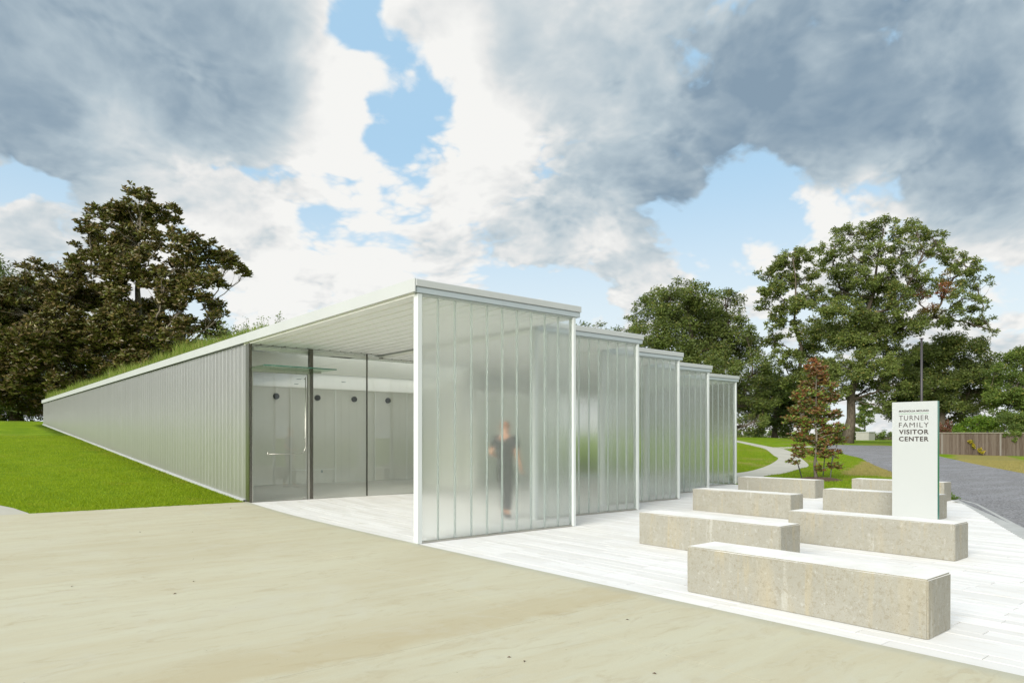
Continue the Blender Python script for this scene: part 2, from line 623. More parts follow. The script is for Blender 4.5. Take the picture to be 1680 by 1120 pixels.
def mat_blade(name, lo, hi, dry, trans=0.35, dryamt=0.0):
    m, q, out = material(name)
    t = q.new('ShaderNodeAttribute', attribute_name='tint').outputs['Fac']
    c = q.mix(t, lo, hi)
    n = q.noise(q.pos(), 0.9, 5, 0.6)
    c = q.mix(q.smooth(n, 0.56, 0.72, 0, 0.55), c, dry)
    if name == 'grass_blades':
        c = q.mix(q.smooth(q.noise(q.pos(), 2.4, 6, 0.7), 0.5, 0.74, 0, 0.5), c, (0.30, 0.36, 0.03))
        c = q.mix(q.smooth(q.noise(q.pos(), 0.7, 5, 0.7), 0.42, 0.30, 0, 0.5), c, (0.07, 0.17, 0.004))
    if dryamt:
        c = q.mix(q.smooth(t, 1 - dryamt, 1 - dryamt + 0.05), c, dry)
    if name == 'right_lawn_blades':
        c = q.mix(dry_field(q, q.pos()), c, (0.34, 0.28, 0.11))
    b = principled(q, None, c, 0.55, 0, 0.25)
    tr = q.new('ShaderNodeBsdfTranslucent')
    q.set(tr.inputs['Color'], q.mix(0.3, c, (0.4, 0.5, 0.02)))
    mx = q.new('ShaderNodeMixShader')
    mx.inputs[0].default_value = trans
    q.l.new(b.outputs[0], mx.inputs[1])
    q.l.new(tr.outputs[0], mx.inputs[2])
    q.l.new(mx.outputs[0], out.inputs['Surface'])
    return m


def mat_leaf(name, lo, hi, alt=None, altamt=0.12, trans=0.25, rough=0.5, spec=0.35, back=None, patch=None):
    m, q, out = material(name)
    t = q.new('ShaderNodeAttribute', attribute_name='tint').outputs['Fac']
    c = q.mix(t, lo, hi)
    n = q.noise(q.pos(), 0.45, 4, 0.6)
    c = q.mix(q.smooth(n, 0.38, 0.64, 0, 0.5), c, tuple(x * 1.45 for x in hi))
    if alt:
        c = q.mix(q.smooth(t, 1 - altamt, 1 - altamt * 0.6), c, alt)
    if patch:
        (pc, pr, pcol) = patch
        dd = q.vmath('DISTANCE', q.pos(), tuple(pc), out=1)
        c = q.mix(q.math('MULTIPLY', q.smooth(dd, pr * 0.5, pr, 1, 0), q.smooth(t, 0.05, 0.3)), c, pcol)
    if back:
        c = q.mix(q.new('ShaderNodeNewGeometry').outputs['Backfacing'], c, back)
    b = principled(q, None, c, rough, 0, spec)
    tr = q.new('ShaderNodeBsdfTranslucent')
    q.set(tr.inputs['Color'], q.mix(0.35, c, (0.22, 0.26, 0.02)))
    mx = q.new('ShaderNodeMixShader')
    mx.inputs[0].default_value = trans
    q.l.new(b.outputs[0], mx.inputs[1])
    q.l.new(tr.outputs[0], mx.inputs[2])
    q.l.new(mx.outputs[0], out.inputs['Surface'])
    return m


def mat_bark(name, lo, hi):
    m, q, out = material(name)
    p = q.mapping(q.pos(), scale=(5, 5, 1.2))
    n = q.noise(p, 2.5, 6, 0.7, 0.6)
    c = q.mix(q.smooth(n, 0.3, 0.7), lo, hi)
    principled(q, out, c, 0.9, 0, 0.2, q.bump(n, 0.8, 0.04))
    return m


def mat_channel_glass():
    m, q, out = material('frosted_channel_glass')
    p = q.pos()
    rip = q.noise(q.mapping(p, scale=(0.5, 0.5, 45)), 3.0, 2, 0.5)
    n2 = q.noise(q.mapping(p, scale=(1, 1, 1)), 14, 3, 0.5)
    nrm = q.bump(q.math('MULTIPLY_ADD', n2, 0.06, rip), 0.10, 0.003)
    g = q.new('ShaderNodeBsdfGlass')
    g.inputs['Color'].default_value = (0.985, 0.995, 0.988, 1)
    g.inputs['Roughness'].default_value = 0.13
    g.distribution = 'MULTI_GGX'
    g.inputs['IOR'].default_value = 1.45
    q.l.new(nrm, g.inputs['Normal'])
    tr = q.new('ShaderNodeBsdfTranslucent')
    tr.inputs['Color'].default_value = (0.90, 0.95, 0.92, 1)
    df = q.new('ShaderNodeBsdfDiffuse')
    df.inputs['Color'].default_value = (0.85, 0.90, 0.87, 1)
    a = q.new('ShaderNodeMixShader')
    a.inputs[0].default_value = 0.35
    q.l.new(tr.outputs[0], a.inputs[1])
    q.l.new(df.outputs[0], a.inputs[2])
    mx = q.new('ShaderNodeMixShader')
    mx.inputs[0].default_value = 0.11
    q.l.new(g.outputs[0], mx.inputs[1])
    q.l.new(a.outputs[0], mx.inputs[2])
    q.l.new(mx.outputs[0], out.inputs['Surface'])
    return m


def mat_flange_glass():
    m, q, out = material('frosted_glass_flange')
    tr = q.new('ShaderNodeBsdfTranslucent')
    tr.inputs['Color'].default_value = (0.93, 0.96, 0.945, 1)
    df = principled(q, None, (0.84, 0.90, 0.87), 0.25, 0, 0.6)
    mx = q.new('ShaderNodeMixShader')
    mx.inputs[0].default_value = 0.35
    q.l.new(tr.outputs[0], mx.inputs[1])
    q.l.new(df.outputs[0], mx.inputs[2])
    cl = q.new('ShaderNodeBsdfTransparent')
    cl.inputs['Color'].default_value = (0.985, 0.99, 0.985, 1)
    m2 = q.new('ShaderNodeMixShader')
    m2.inputs[0].default_value = 0.52
    q.l.new(mx.outputs[0], m2.inputs[1])
    q.l.new(cl.outputs[0], m2.inputs[2])
    q.l.new(m2.outputs[0], out.inputs['Surface'])
    return m


def mat_side_glass():
    m, q, out = material('opaque_backed_channel_glass')
    p = q.pos()
    oi = q.new('ShaderNodeObjectInfo').outputs['Random']
    n = q.noise(q.mapping(p, scale=(1, 0.6, 0.8)), 2.0, 4, 0.6)
    streak = q.noise(q.mapping(p, scale=(1, 5, 0.35)), 2.0, 4, 0.6)
    c = q.mix(n, (0.34, 0.335, 0.33), (0.42, 0.415, 0.41))
    c = q.mix(q.smooth(oi, 0.0, 1.0, 0, 0.35), c, (0.30, 0.29, 0.29))
    c = q.mix(q.smooth(streak, 0.5, 0.8, 0, 0.3), c, (0.50, 0.50, 0.50))
    rip = q.noise(q.mapping(p, scale=(0.5, 0.5, 40)), 3.0, 2, 0.5)
    b = principled(q, None, c, 0.28, 0.0, 0.9, q.bump(rip, 0.15, 0.004))
    gl = q.new('ShaderNodeBsdfGlossy')
    gl.inputs['Roughness'].default_value = 0.33
    gl.inputs['Color'].default_value = (0.86, 0.88, 0.87, 1)
    q.l.new(q.bump(rip, 0.15, 0.004), gl.inputs['Normal'])
    mx = q.new('ShaderNodeMixShader')
    mx.inputs[0].default_value = 0.45
    tl = q.new('ShaderNodeBsdfTranslucent')
    tl.inputs['Color'].default_value = (0.92, 0.96, 0.93, 1)
    m0 = q.new('ShaderNodeMixShader')
    m0.inputs[0].default_value = 0.30
    q.l.new(b.outputs[0], m0.inputs[1])
    q.l.new(tl.outputs[0], m0.inputs[2])
    q.l.new(m0.outputs[0], mx.inputs[1])
    q.l.new(gl.outputs[0], mx.inputs[2])
    q.l.new(mx.outputs[0], out.inputs['Surface'])
    return m


def mat_clear_glass(name='clear_glazing', tint=(0.976, 0.98, 0.965)):
    m, q, out = material(name)
    t = q.new('ShaderNodeBsdfTransparent')
    t.inputs['Color'].default_value = (*tint, 1)
    g = q.new('ShaderNodeBsdfGlossy')
    g.inputs['Roughness'].default_value = 0.0
    g.inputs['Color'].default_value = (0.95, 1.0, 0.97, 1)
    lw = q.new('ShaderNodeLayerWeight')
    lw.inputs['Blend'].default_value = 0.5
    fr = q.math('MULTIPLY_ADD', q.math('POWER', lw.outputs['Facing'], 5.0), 0.96, 0.04)
    mx = q.new('ShaderNodeMixShader')
    q.l.new(fr, mx.inputs[0])
    q.l.new(t.outputs[0], mx.inputs[1])
    q.l.new(g.outputs[0], mx.inputs[2])
    q.l.new(mx.outputs[0], out.inputs['Surface'])
    return m


def mat_steel(name, c, rough):
    m, q, out = material(name)
    n = q.noise(q.mapping(q.pos(), scale=(30, 30, 0.6)), 3, 4, 0.6)
    r = q.smooth(n, 0.2, 0.8, rough * 0.7, rough * 1.3)
    principled(q, out, c, r, 1.0, 0.5)
    return m


def mat_wood():
    m, q, out = material('weathered_fence_wood')
    p = q.pos()
    oi = q.new('ShaderNodeObjectInfo').outputs['Random']
    n = q.noise(q.mapping(p, scale=(12, 12, 0.8)), 2, 6, 0.65)
    c = q.mix(oi, (0.085, 0.062, 0.046), (0.155, 0.125, 0.10))
    c = q.mix(q.smooth(n, 0.45, 0.75, 0, 0.6), c, (0.20, 0.175, 0.15))
    c = q.mix(q.smooth(oi, 0.88, 0.95, 0, 0.7), c, (0.24, 0.225, 0.205))
    principled(q, out, c, 0.9, 0, 0.15, q.bump(n, 0.4, 0.01))
    return m


M = {}
M['drive'] = mat_driveway()
M['paver'] = mat_paver()
M['bed'] = mat_simple('mortar_bed', (0.30, 0.29, 0.26), 0.9, var=0.1)
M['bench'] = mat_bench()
M['gravel'] = mat_gravel()
M['lawn'] = mat_lawn()
M['walk'] = mat_simple('grey_walk_concrete', (0.42, 0.41, 0.35), 0.9, var=0.10, vscale=0.9, bump=0.2)
M['curb'] = mat_simple('curb_concrete', (0.39, 0.40, 0.39), 0.85, var=0.12, vscale=3, bump=0.3)
M['white'] = mat_simple('white_powder_coat', (0.55, 0.585, 0.575), 0.38, spec=0.5, var=0.02, vscale=1)
M['fascia'] = mat_simple('white_roof_fascia', (0.43, 0.45, 0.445), 0.45, spec=0.5, var=0.03, vscale=0.8)
M['gutter'] = mat_simple('grey_aluminium_gutter', (0.42, 0.47, 0.49), 0.35, metal=0.3, var=0.03)
M['soffit'] = mat_simple('white_ribbed_soffit', (0.91, 0.92, 0.90), 0.5, spec=0.3, var=0.02)
M['bronze'] = mat_steel('dark_bronze_metal', (0.16, 0.15, 0.13), 0.25)
M['steel'] = mat_steel('brushed_steel', (0.46, 0.45, 0.41), 0.34)
M['seal'] = mat_simple('dark_seal', (0.05, 0.05, 0.045), 0.6)
M['inner'] = mat_simple('white_plaster', (0.83, 0.83, 0.79), 0.8, var=0.03, vscale=1.3)
def mat_added_laylight():  # translucent ceiling material, added to pass daylight down into the lobby
    m, q, out = material('added_opal_ceiling')
    tr = q.new('ShaderNodeBsdfTranslucent')
    tr.inputs['Color'].default_value = (0.93, 0.93, 0.90, 1)
    df = q.new('ShaderNodeBsdfDiffuse')
    df.inputs['Color'].default_value = (0.90, 0.90, 0.88, 1)
    mx = q.new('ShaderNodeMixShader')
    mx.inputs[0].default_value = 0.3
    q.l.new(tr.outputs[0], mx.inputs[1])
    q.l.new(df.outputs[0], mx.inputs[2])
    q.l.new(mx.outputs[0], out.inputs['Surface'])
    return m


M['added_laylight'] = mat_added_laylight()
M['inner_floor'] = mat_simple('pale_terrazzo', (0.74, 0.73, 0.66), 0.4, var=0.04, vscale=2)
M['speaker'] = mat_simple('black_speaker_mesh', (0.012, 0.010, 0.010), 0.6)
M['screen'] = mat_channel_glass()
M['flange'] = mat_flange_glass()
M['side'] = mat_side_glass()
M['glass'] = mat_clear_glass()
M['visor'] = mat_clear_glass('green_canopy_glass', (0.80, 0.90, 0.83))
M['glass_edge'] = mat_simple('green_glass_edge', (0.03, 0.16, 0.11), 0.15, spec=0.6)
M['signface'] = mat_simple('white_backpainted_glass', (0.40, 0.42, 0.41), 0.16, spec=0.6)
M['letter'] = mat_simple('dark_brown_print', (0.035, 0.025, 0.02), 0.5)
M['greenline'] = mat_simple('green_print', (0.16, 0.30, 0.18), 0.5)
M['wood'] = mat_wood()
M['bark'] = mat_bark('grey_brown_bark', (0.050, 0.040, 0.030), (0.15, 0.125, 0.095))
M['bark_pale'] = mat_bark('pale_magnolia_bark', (0.09, 0.08, 0.06), (0.24, 0.21, 0.17))
M['mulch'] = mat_simple('brown_mulch', (0.085, 0.050, 0.030), 0.95, var=0.5, vscale=25, bump=1.0, bscale=30)
M['pole'] = mat_simple('dark_pole_paint', (0.045, 0.04, 0.045), 0.5)
M['grass'] = mat_blade('grass_blades', (0.155, 0.25, 0.003), (0.31, 0.41, 0.010), (0.36, 0.34, 0.04), 0.4, 0.03)
M['meadow'] = mat_blade('roof_meadow_blades', (0.13, 0.22, 0.03), (0.30, 0.36, 0.08), (0.40, 0.36, 0.14), 0.45, 0.15)
M['soil'] = mat_simple('roof_soil', (0.12, 0.14, 0.04), 0.95, var=0.3, vscale=4, bump=0.8)
M['building_far'] = mat_simple('far_grey_wall', (0.34, 0.33, 0.30), 0.8, var=0.05)

# ------------------------------------------------------------------ ground
XK = [0.0, 3.12, 6.03, 8.80, 11.55, 14.65]
YK = [0.0, 1.06, 2.10, 3.15, 4.25]
HK = [3.53, 3.445, 3.385, 3.335, 3.29]
ROOF_END = 41.0
GLZ = 6.65


def stepped(a, b, h):
    return list(np.arange(a, b, h))


gx = [-3000, -1200, -500, -220, -120] + stepped(-90, -12, 2.5) + stepped(-12, 0, 0.75) + [-0.02, 0.10] + stepped(1, 14.5, 1.1) + [14.60, 14.72] + stepped(15.5, 40, 0.8) + stepped(40, 110, 1.6) + [115, 125, 140, 170, 230, 330, 550, 1200, 3200]
gy = [-3000, -1000, -300, -100, -50, -30, -20] + stepped(-15, 6.0, 1.0) + [6.60, 6.72] + stepped(7.4, 40.5, 0.8) + [41.0, 41.1] + stepped(41.8, 62, 0.8) + [64, 68, 75, 85, 100, 120, 160, 250, 400, 800, 3200]
gx = np.array(sorted(gx))
gy = np.array(sorted(gy))
GX, GY = np.meshgrid(gx, gy, indexing='ij')
GZ = T(GX, GY)
inside = (GX > 0.05) & (GX < 14.65) & (GY > 6.7) & (GY < 41.05)
GZ = np.where(inside, -0.10, GZ)
GZ = np.where((GX > -0.03) & (GX < 13.2) & (GY < 6.7), GZ - 0.09, GZ)
nx, ny = len(gx), len(gy)
idx = np.arange(nx * ny).reshape(nx, ny)
fc = np.stack([idx[:-1, :-1], idx[1:, :-1], idx[1:, 1:], idx[:-1, 1:]], -1).reshape(-1, 4)
g = np_mesh('ground', np.stack([GX, GY, GZ], -1).reshape(-1, 3), fc, M['lawn'], smooth=True)
tag(g, 'bright green lawn rising gently behind the white building', kind='structure')


def sheet(name, left, right, mat, off, n=60, m=8, thick=0.0):
    """strip between two polylines draped over the ground"""
    def resample(pl, n):
        pl = np.array(pl, float)
        s = np.r_[0, np.cumsum(np.hypot(*np.diff(pl, axis=0).T))]
        t = np.linspace(0, s[-1], n)
        return np.stack([np.interp(t, s, pl[:, 0]), np.interp(t, s, pl[:, 1])], -1)
    if len(left) == len(right):
        L, R_ = [], []
        for i in range(len(left) - 1):
            for k in range(n // (len(left) - 1)):
                u = k / (n // (len(left) - 1))
                L.append(np.array(left[i]) * (1 - u) + np.array(left[i + 1]) * u)
                R_.append(np.array(right[i]) * (1 - u) + np.array(right[i + 1]) * u)
        L.append(np.array(left[-1], float))
        R_.append(np.array(right[-1], float))
        L, R_ = np.array(L), np.array(R_)
    else:
        L, R_ = resample(left, n), resample(right, n)
    u = np.linspace(0, 1, m)[None, :, None]
    G_ = L[:, None, :] * (1 - u) + R_[:, None, :] * u
    Z = T(G_[..., 0], G_[..., 1]) + off
    V = np.concatenate([G_, Z[..., None]], -1)
    nn, mm = V.shape[:2]
    # skirt so that the edge has depth
    V = np.concatenate([V[:, :1] - [0, 0, 0.12], V, V[:, -1:] - [0, 0, 0.12]], 1)
    mm += 2
    ii = np.arange(nn * mm).reshape(nn, mm)
    f_ = np.stack([ii[:-1, :-1], ii[1:, :-1], ii[1:, 1:], ii[:-1, 1:]], -1).reshape(-1, 4)
    return np_mesh(name, V.reshape(-1, 3), f_, mat, smooth=False)


def smooth_line(pts, n=6):
    """Catmull-Rom through points"""
    P = [np.array(p, float) for p in pts]
    P = [2 * P[0] - P[1]] + P + [2 * P[-1] - P[-2]]
    o = []
    for i in range(1, len(P) - 2):
        for k in range(n):
            t = k / n
            a, b, c, d = P[i - 1], P[i], P[i + 1], P[i + 2]
            o.append(0.5 * ((2 * b) + (c - a) * t + (2 * a - 5 * b + 4 * c - d) * t * t + (3 * b - a - 3 * c + d) * t ** 3))
    o.append(P[-2])
    return o


# driveway: slabs between saw joints, each a piece of its own
lawn_edge = [at(0, 846), at(60, 843), at(400, 824.5)]
LE0, LE1 = lawn_edge[1], lawn_edge[2]
slope_le = (LE1[1] - LE0[1]) / (LE1[0] - LE0[0])


def le_y(x):
    return LE1[1] + slope_le * (x - LE1[0])


drive = empty('driveway', (0, 0, 0))
tag(drive, 'wide tan broom-finished concrete driveway in the foreground', kind='structure')
xs = [-0.012, -1.35, -30]
ys = [-22, -4.15, None]


def slab_piece(x0, x1, y0, y1, top=True):
    g_ = 0.0016
    x0, x1 = x0 + g_, x1 - g_
    n_ = 30 if y1 is None or y1 > 0 else 12
    xa = np.linspace(x0, x1, 5)
    V = []
    for t in np.linspace(0, 1, n_):
        for x in xa:
            ye = le_y(x) if y1 is None else y1 - g_
            y = (y0 + g_) * (1 - t) + ye * t
            V.append((x, y, float(T(x, y)) + 0.016))
    V = np.array(V)
    ii = np.arange(n_ * 5).reshape(n_, 5)
    f_ = list(map(tuple, np.stack([ii[:-1, :-1], ii[:-1, 1:], ii[1:, 1:], ii[1:, :-1]], -1).reshape(-1, 4)))
    ring = list(ii[0, :]) + list(ii[1:, -1]) + list(ii[-1, -2::-1]) + list(ii[-2:0:-1, 0])
    base = len(V)
    low = V[ring] - [0, 0, 0.10]
    V = np.concatenate([V, low])
    for k in range(len(ring)):
        k2 = (k + 1) % len(ring)
        f_.append((ring[k2], ring[k], base + k, base + k2))
    return np_mesh('slab', V, np.array(f_), M['drive'], drive)


for i in range(len(xs) - 1):
    for j in range(len(ys) - 1):
        slab_piece(xs[i + 1], xs[i], ys[j], ys[j + 1])
jb = MB().box(-30, -22, -0.09, 0, 3.2, -0.004)
jb.build('joint_filler', M['curb'], drive)['kind'] = 'stuff'

# small walk meeting the driveway at the far left
wl = [at(-60, 828), at(0, 829.5), at(22, 834), at(46, 842)]
wr = [(p[0], le_y(p[0]) + 0.012) for p in (at(-75, 848), at(0, 846), at(24, 845), at(48, 843.6))]
s_ = sheet('side_walk', wl, wr, M['walk'], 0.010, 24, 5)
tag(s_, 'corner of a grey concrete walk at the left edge of the lawn', kind='structure')

# plaza: bed and pavers
plaza_poly = [(0, -30), (0, 6.55)]


def curb_x(y):
    """right boundary of the paving"""
    a, b, c = (7.16, -5.31), (12.6, -2.85), (13.5, -2.45)
    if y >= -2.45:
        return 13.5
    return b[0] + (y - b[1]) / ((b[1] - a[1]) / (b[0] - a[0]))


plaza = empty('plaza', (0, 0, 0))
tag(plaza, 'white plank-paved plaza under and around the glass screens', kind='structure')


def drape_box(x0, x1, y0, y1, off, depth, nseg=1):
    V = []
    ysn = np.linspace(y0, y1, nseg + 1)
    for y in ysn:
        z0, z1 = float(T(x0, y)) + off, float(T(x1, y)) + off
        V += [(x0, y, z0), (x1, y, z1), (x1, y, z1 - depth), (x0, y, z0 - depth)]
    F_ = []
    for i in range(nseg):
        b = i * 4
        for k in range(4):
            k2 = (k + 1) % 4
            F_.append((b + k, b + 4 + k, b + 4 + k2, b + k2))
    F_.append((0, 1, 2, 3))
    e = nseg * 4
    F_.append((e + 3, e + 2, e + 1, e))
    return V, F_


rows = []
x = 0.0
while x < 14.4:
    w = random.choice([0.145, 0.145, 0.205, 0.265, 0.145])
    rows.append((x, min(x + w, 14.5)))
    x += w
pav = []
for (x0, x1) in rows:
    xm = (x0 + x1) / 2
    # lower end follows the curb line
    if xm < 13.5:
        ylo = -2.45 if xm > 13.0 else -5.31 + (xm - 7.16) * (2.46 / 5.44)
        ylo = max(ylo, -13.5)
    else:
        ylo = 3.2
    yhi = 6.60 if xm < 6.0 else 9.35
    y = ylo
    first = True
    while y < yhi - 0.02:
        L = random.uniform(0.55, 1.5) if not first else random.uniform(0.3, 1.4)
        first = False
        y2 = min(y + L, yhi)
        if yhi - y2 < 0.25:
            y2 = yhi
        pav.append((x0, x1, y, y2))
        y = y2


def px_size(b):
    xm, ym = (b[0] + b[1]) / 2, (b[2] + b[3]) / 2
    dx, dy = xm - CAMX, ym - CAMY
    d = dx * EVY + dy * EVX
    r = dx * EVX - dy * EVY
    if d < 2:
        return -1
    px, py = CX + FOC * r / d, YH + FOC * EYE / d
    vis = (-20 < px < 1700) and py < 1150
    return (b[1] - b[0]) * (b[3] - b[2]) / d ** 3 if vis else 1e-9 / d


pav.sort(key=px_size, reverse=True)
g_ = 0.003
for b in pav[:300]:
    V, F_ = drape_box(b[0] + g_, b[1] - g_, b[2] + g_, b[3] - g_, 0.006 + random.uniform(-0.0012, 0.0012), 0.05, 2)
    np_mesh('paver', V, F_, M['paver'], plaza, vals=[random.random()] * len(F_))
VV, FF, TT = [], [], []
for b in pav[300:]:
    V, F_ = drape_box(b[0] + g_, b[1] - g_, b[2] + g_, b[3] - g_, 0.006 + random.uniform(-0.0012, 0.0012), 0.05, 2)
    o_ = len(VV)
    VV += V
    FF += [tuple(k + o_ for k in f_) for f_ in F_]
    TT += [random.random()] * len(F_)
o = np_mesh('paver', VV, FF, M['paver'], plaza, vals=TT)
o['kind'] = 'stuff'
V, F_ = [], []
bedL = [(0.0, y) for y in (-13.6, -8, -4, 0, 3, 5, 6.7, 9.4)]
V = []
for y in (-13.6, -10, -8, -5.31, -2.45, 0, 2, 3.1, 4, 5, 6, 6.62, 6.70, 8, 9.4):
    xr = 13.5 if y >= -2.45 else 7.16 + (y + 5.31) * (5.44 / 2.46)
    if y >= 3.1:
        xr = 14.5
    xr = max(xr, 0.05)
    xl = 6.05 if y > 6.68 else 0.0
    for u in np.linspace(0, 1, 10):
        xx = xl + u * (xr - xl)
        V.append((xx, y, float(T(xx, y)) - 0.006))
ii = np.arange(len(V)).reshape(-1, 10)
F_ = np.stack([ii[:-1, :-1], ii[:-1, 1:], ii[1:, 1:], ii[1:, :-1]], -1).reshape(-1, 4)
np_mesh('paving_bed', V, F_, M['bed'], plaza)

# gravel road
Lr = [at(1330, 730.0), at(1384, 745), at(1412, 751.4), at(1464, 774.6), (19.5, 1.0), (13.75, -2.35), (7.1, -5.62), (-3, -10.3), (-14, -15.2)]
Rr = [at(1345, 729.2), at(1467, 731.5), at(1539, 748), at(1569, 754.6), at(1680, 777), (22.5, -3.4), (14, -8.2), (4, -14.5), (-8, -22)]
rd = sheet('gravel_road', Lr, Rr, M['gravel'], 0.018, 160, 26)
tag(rd, 'grey gravel drive curving past the sign to the fence', kind='structure')
# curb along the plaza
cu = empty('curb', (0, 0, 0))
tag(cu, 'pale grey concrete curb between plaza and gravel', kind='structure')
ca, cb = np.array([13.62, -2.42]), np.array([12.6, -2.90])
pts = [np.array([13.65, -2.20]), np.array([12.7, -2.80])]
dvec = np.array([-5.44, -2.46]) / math.hypot(5.44, 2.46)
while pts[-1][0] > -6:
    pts.append(pts[-1] + dvec * 1.5)
nrm2 = np.array([dvec[1], -dvec[0]]) * -1
for i in range(len(pts) - 1):
    a, b = pts[i] + dvec * 0.004, pts[i + 1] - dvec * 0.004
    off_ = np.array([0.2, -0.42]) / math.hypot(0.2, 0.42) * 0.26
    z0 = -0.08
    V = [(*a, z0), (*b, z0), (*(b + off_), z0), (*(a + off_), z0), (*a, 0.008), (*b, 0.008), (*(b + off_), 0.022), (*(a + off_), 0.022)]
    mb = MB()
    mb.v = V
    mb.f = [(0, 3, 2, 1), (4, 5, 6, 7), (0, 1, 5, 4), (1, 2, 6, 5), (2, 3, 7, 6), (3, 0, 4, 7)]
    mb.build('curb_stone', M['curb'], cu)

# garden path
pl_ = [(14.66, 8.3), (17.8, 8.6), at(1206.8, 776.5), at(1253, 766.6), at(1276.4, 753.2), at(1269, 747), at(1255, 736.5), at(1233.6, 731), at(1206.8, 724.9), at(1170, 721.5)]
pr_ = [(14.8, 2.1), at(1251.4, 783.6), at(1287, 776.4), at(1312, 769), at(1326, 762), at(1300, 742.5), at(1281.8, 736), at(1267.5, 733.8), at(1207, 722.4), at(1170, 719.6)]
pl2, pr2 = smooth_line(pl_, 8), smooth_line(pr_, 8)
s_ = sheet('path', pl2, pr2, M['walk'], 0.022, len(pl2) - 1, 8)
tag(s_, 'pale concrete footpath forking across the lawn behind the building', kind='structure')
s_ = sheet('path_branch', [at(1264, 734.2), at(1303, 732.9), at(1345, 731.2)], [at(1285, 737.2), at(1303, 734.9), at(1345, 732.8)], M['walk'], 0.026, 20, 4)
tag(s_, 'short path branch running right to the gravel road', kind='structure')


# ------------------------------------------------------------------ building
bld = empty('visitor_center', (0, 0, 0), 'low white pavilion with stepped frosted channel-glass screens and a planted roof', 'building')


def part_empty(name, parent, label=None):
    o = bpy.data.objects.new(name, None)
    COL.objects.link(o)
    o.parent = parent
    if label:
        o['label'] = label
    return o


roof = part_empty('roof', bld)
FT = 0.185                                          # fascia depth
for k in range(5):
    x0, x1, y0, h = XK[k], XK[k + 1], YK[k], HK[k]
    ov = 0.10
    xa = -0.05 if k == 0 else x0 + 0.05
    # deck
    MB().box(xa + 0.012, y0 + 0.03, h + 0.03, x1 + 0.04, 7.0, h + FT - 0.004).build('deck', M['fascia'], roof)
    MB().box(xa + 0.012, 11.8, h + 0.03, x1 + 0.04, ROOF_END, h + FT - 0.004).build('deck', M['fascia'], roof)
    if k == 0:
        MB().box(xa + 0.012, 7.001, h + 0.03, 0.9, 11.799, h + FT - 0.004).build('deck', M['fascia'], roof)
    MB().box((0.901 if k == 0 else x0 + 0.045), 7.001, h + 0.10, x1 + 0.04, 11.799, h + 0.112).build('added_rooflight', M['glass'], roof)  # added roof opening, out of view, lets daylight into the lobby
    # front fascia: upper band proud, lower gutter band set back
    MB().box(xa, y0 - 0.075, h + 0.083, x1 + ov, y0 + 0.029, h + FT).build('fascia', M['fascia'], roof, bevel=0.008)
    MB().box(xa + 0.015, y0 - 0.055, h, x1 + ov - 0.015, y0 + 0.028, h + 0.080).build('gutter', M['gutter'], roof, bevel=0.005)
    # right edge
    yb = YK[k + 1] - 0.08 if k < 4 else ROOF_END
    MB().box(x1 + 0.041, y0 + 0.030, h + 0.002, x1 + ov, yb, h + FT - 0.001).build('side_fascia', M['fascia'], roof)
    # ribbed soffit panels
    n = int(round((x1 - xa) / 0.262))
    w = (x1 + 0.03 - xa - 0.02) / n
    for i in range(n):
        a = xa + 0.015 + i * w
        prof = [(a + 0.002, h + 0.029), (a + 0.002, h + 0.020), (a + 0.022, h + 0.019), (a + 0.026, h - 0.030), (a + w - 0.026, h - 0.030), (a + w - 0.022, h + 0.019), (a + w - 0.002, h + 0.020), (a + w - 0.002, h + 0.029)]
        yb2 = 6.95 if x1 < 7 else 9.9
        MB().prism(prof, lambda u, v: (u, y0 + 0.032, v), lambda u, v: (u, yb2, v)).build('soffit_panel', M['soffit'], roof)
# long left fascia with a sloped drip below it
seg = [-0.075, 6.5, 13, 20, 27, 34, ROOF_END + 0.1]
for i in range(len(seg) - 1):
    MB().box(-0.052 - 0.025, seg[i] + 0.002, HK[0], -0.051, seg[i + 1] - 0.002, HK[0] + FT + 0.004).build('side_fascia', M['fascia'], roof, bevel=0.004)
MB().box(-0.05, ROOF_END + 0.001, HK[0], 14.7, ROOF_END + 0.09, HK[0] + FT).build('rear_fascia', M['fascia'], roof)

# front channel-glass screens
for k in range(5):
    x0, x1, y0, h = XK[k], XK[k + 1], YK[k], HK[k]
    sc = part_empty('glass_screen', bld)
    gz = float(T(x0, y0)) + 0.008
    pw = 0.075
    xs0 = x0 + (0.0 if k == 0 else 0.02)
    MB().box(xs0, y0 - 0.035, gz, xs0 + pw, y0 + 0.075, h - 0.002).build('post', M['white'], sc, bevel=0.004)
    MB().box(x1 - pw * 0.8, y0 - 0.035, gz, x1, y0 + 0.075, h - 0.002).build('post', M['white'], sc, bevel=0.004)
    MB().box(xs0 + pw + 0.001, y0 - 0.012, gz, x1 - pw * 0.8 - 0.001, y0 + 0.07, gz + 0.022).build('bottom_channel', M['steel'], sc)
    MB().box(xs0 + pw + 0.001, y0 - 0.018, h - 0.022, x1 - pw * 0.8 - 0.001, y0 + 0.07, h - 0.001).build('head_channel', M['white'], sc)
    n = 10
    a0, a1 = xs0 + pw + 0.004, x1 - pw * 0.8 - 0.004
    w = (a1 - a0) / n
    t, dp = 0.006, 0.042
    for i in range(n):
        a, b = a0 + i * w + 0.002, a0 + (i + 1) * w - 0.002
        mb = MB()
        # web of the U
        mb.box(a, y0, gz + 0.023, b, y0 + t, h - 0.023)
        nweb = 6
        mb.box(a, y0 + t + 0.0006, gz + 0.023, a + t, y0 + dp, h - 0.023)
        mb.box(b - t, y0 + t + 0.0006, gz + 0.023, b, y0 + dp, h - 0.023)
        o = mb.build('channel_pane', [M['screen'], M['flange']], sc)
        o.data.polygons.foreach_set('material_index', [0] * nweb + [1] * 12)

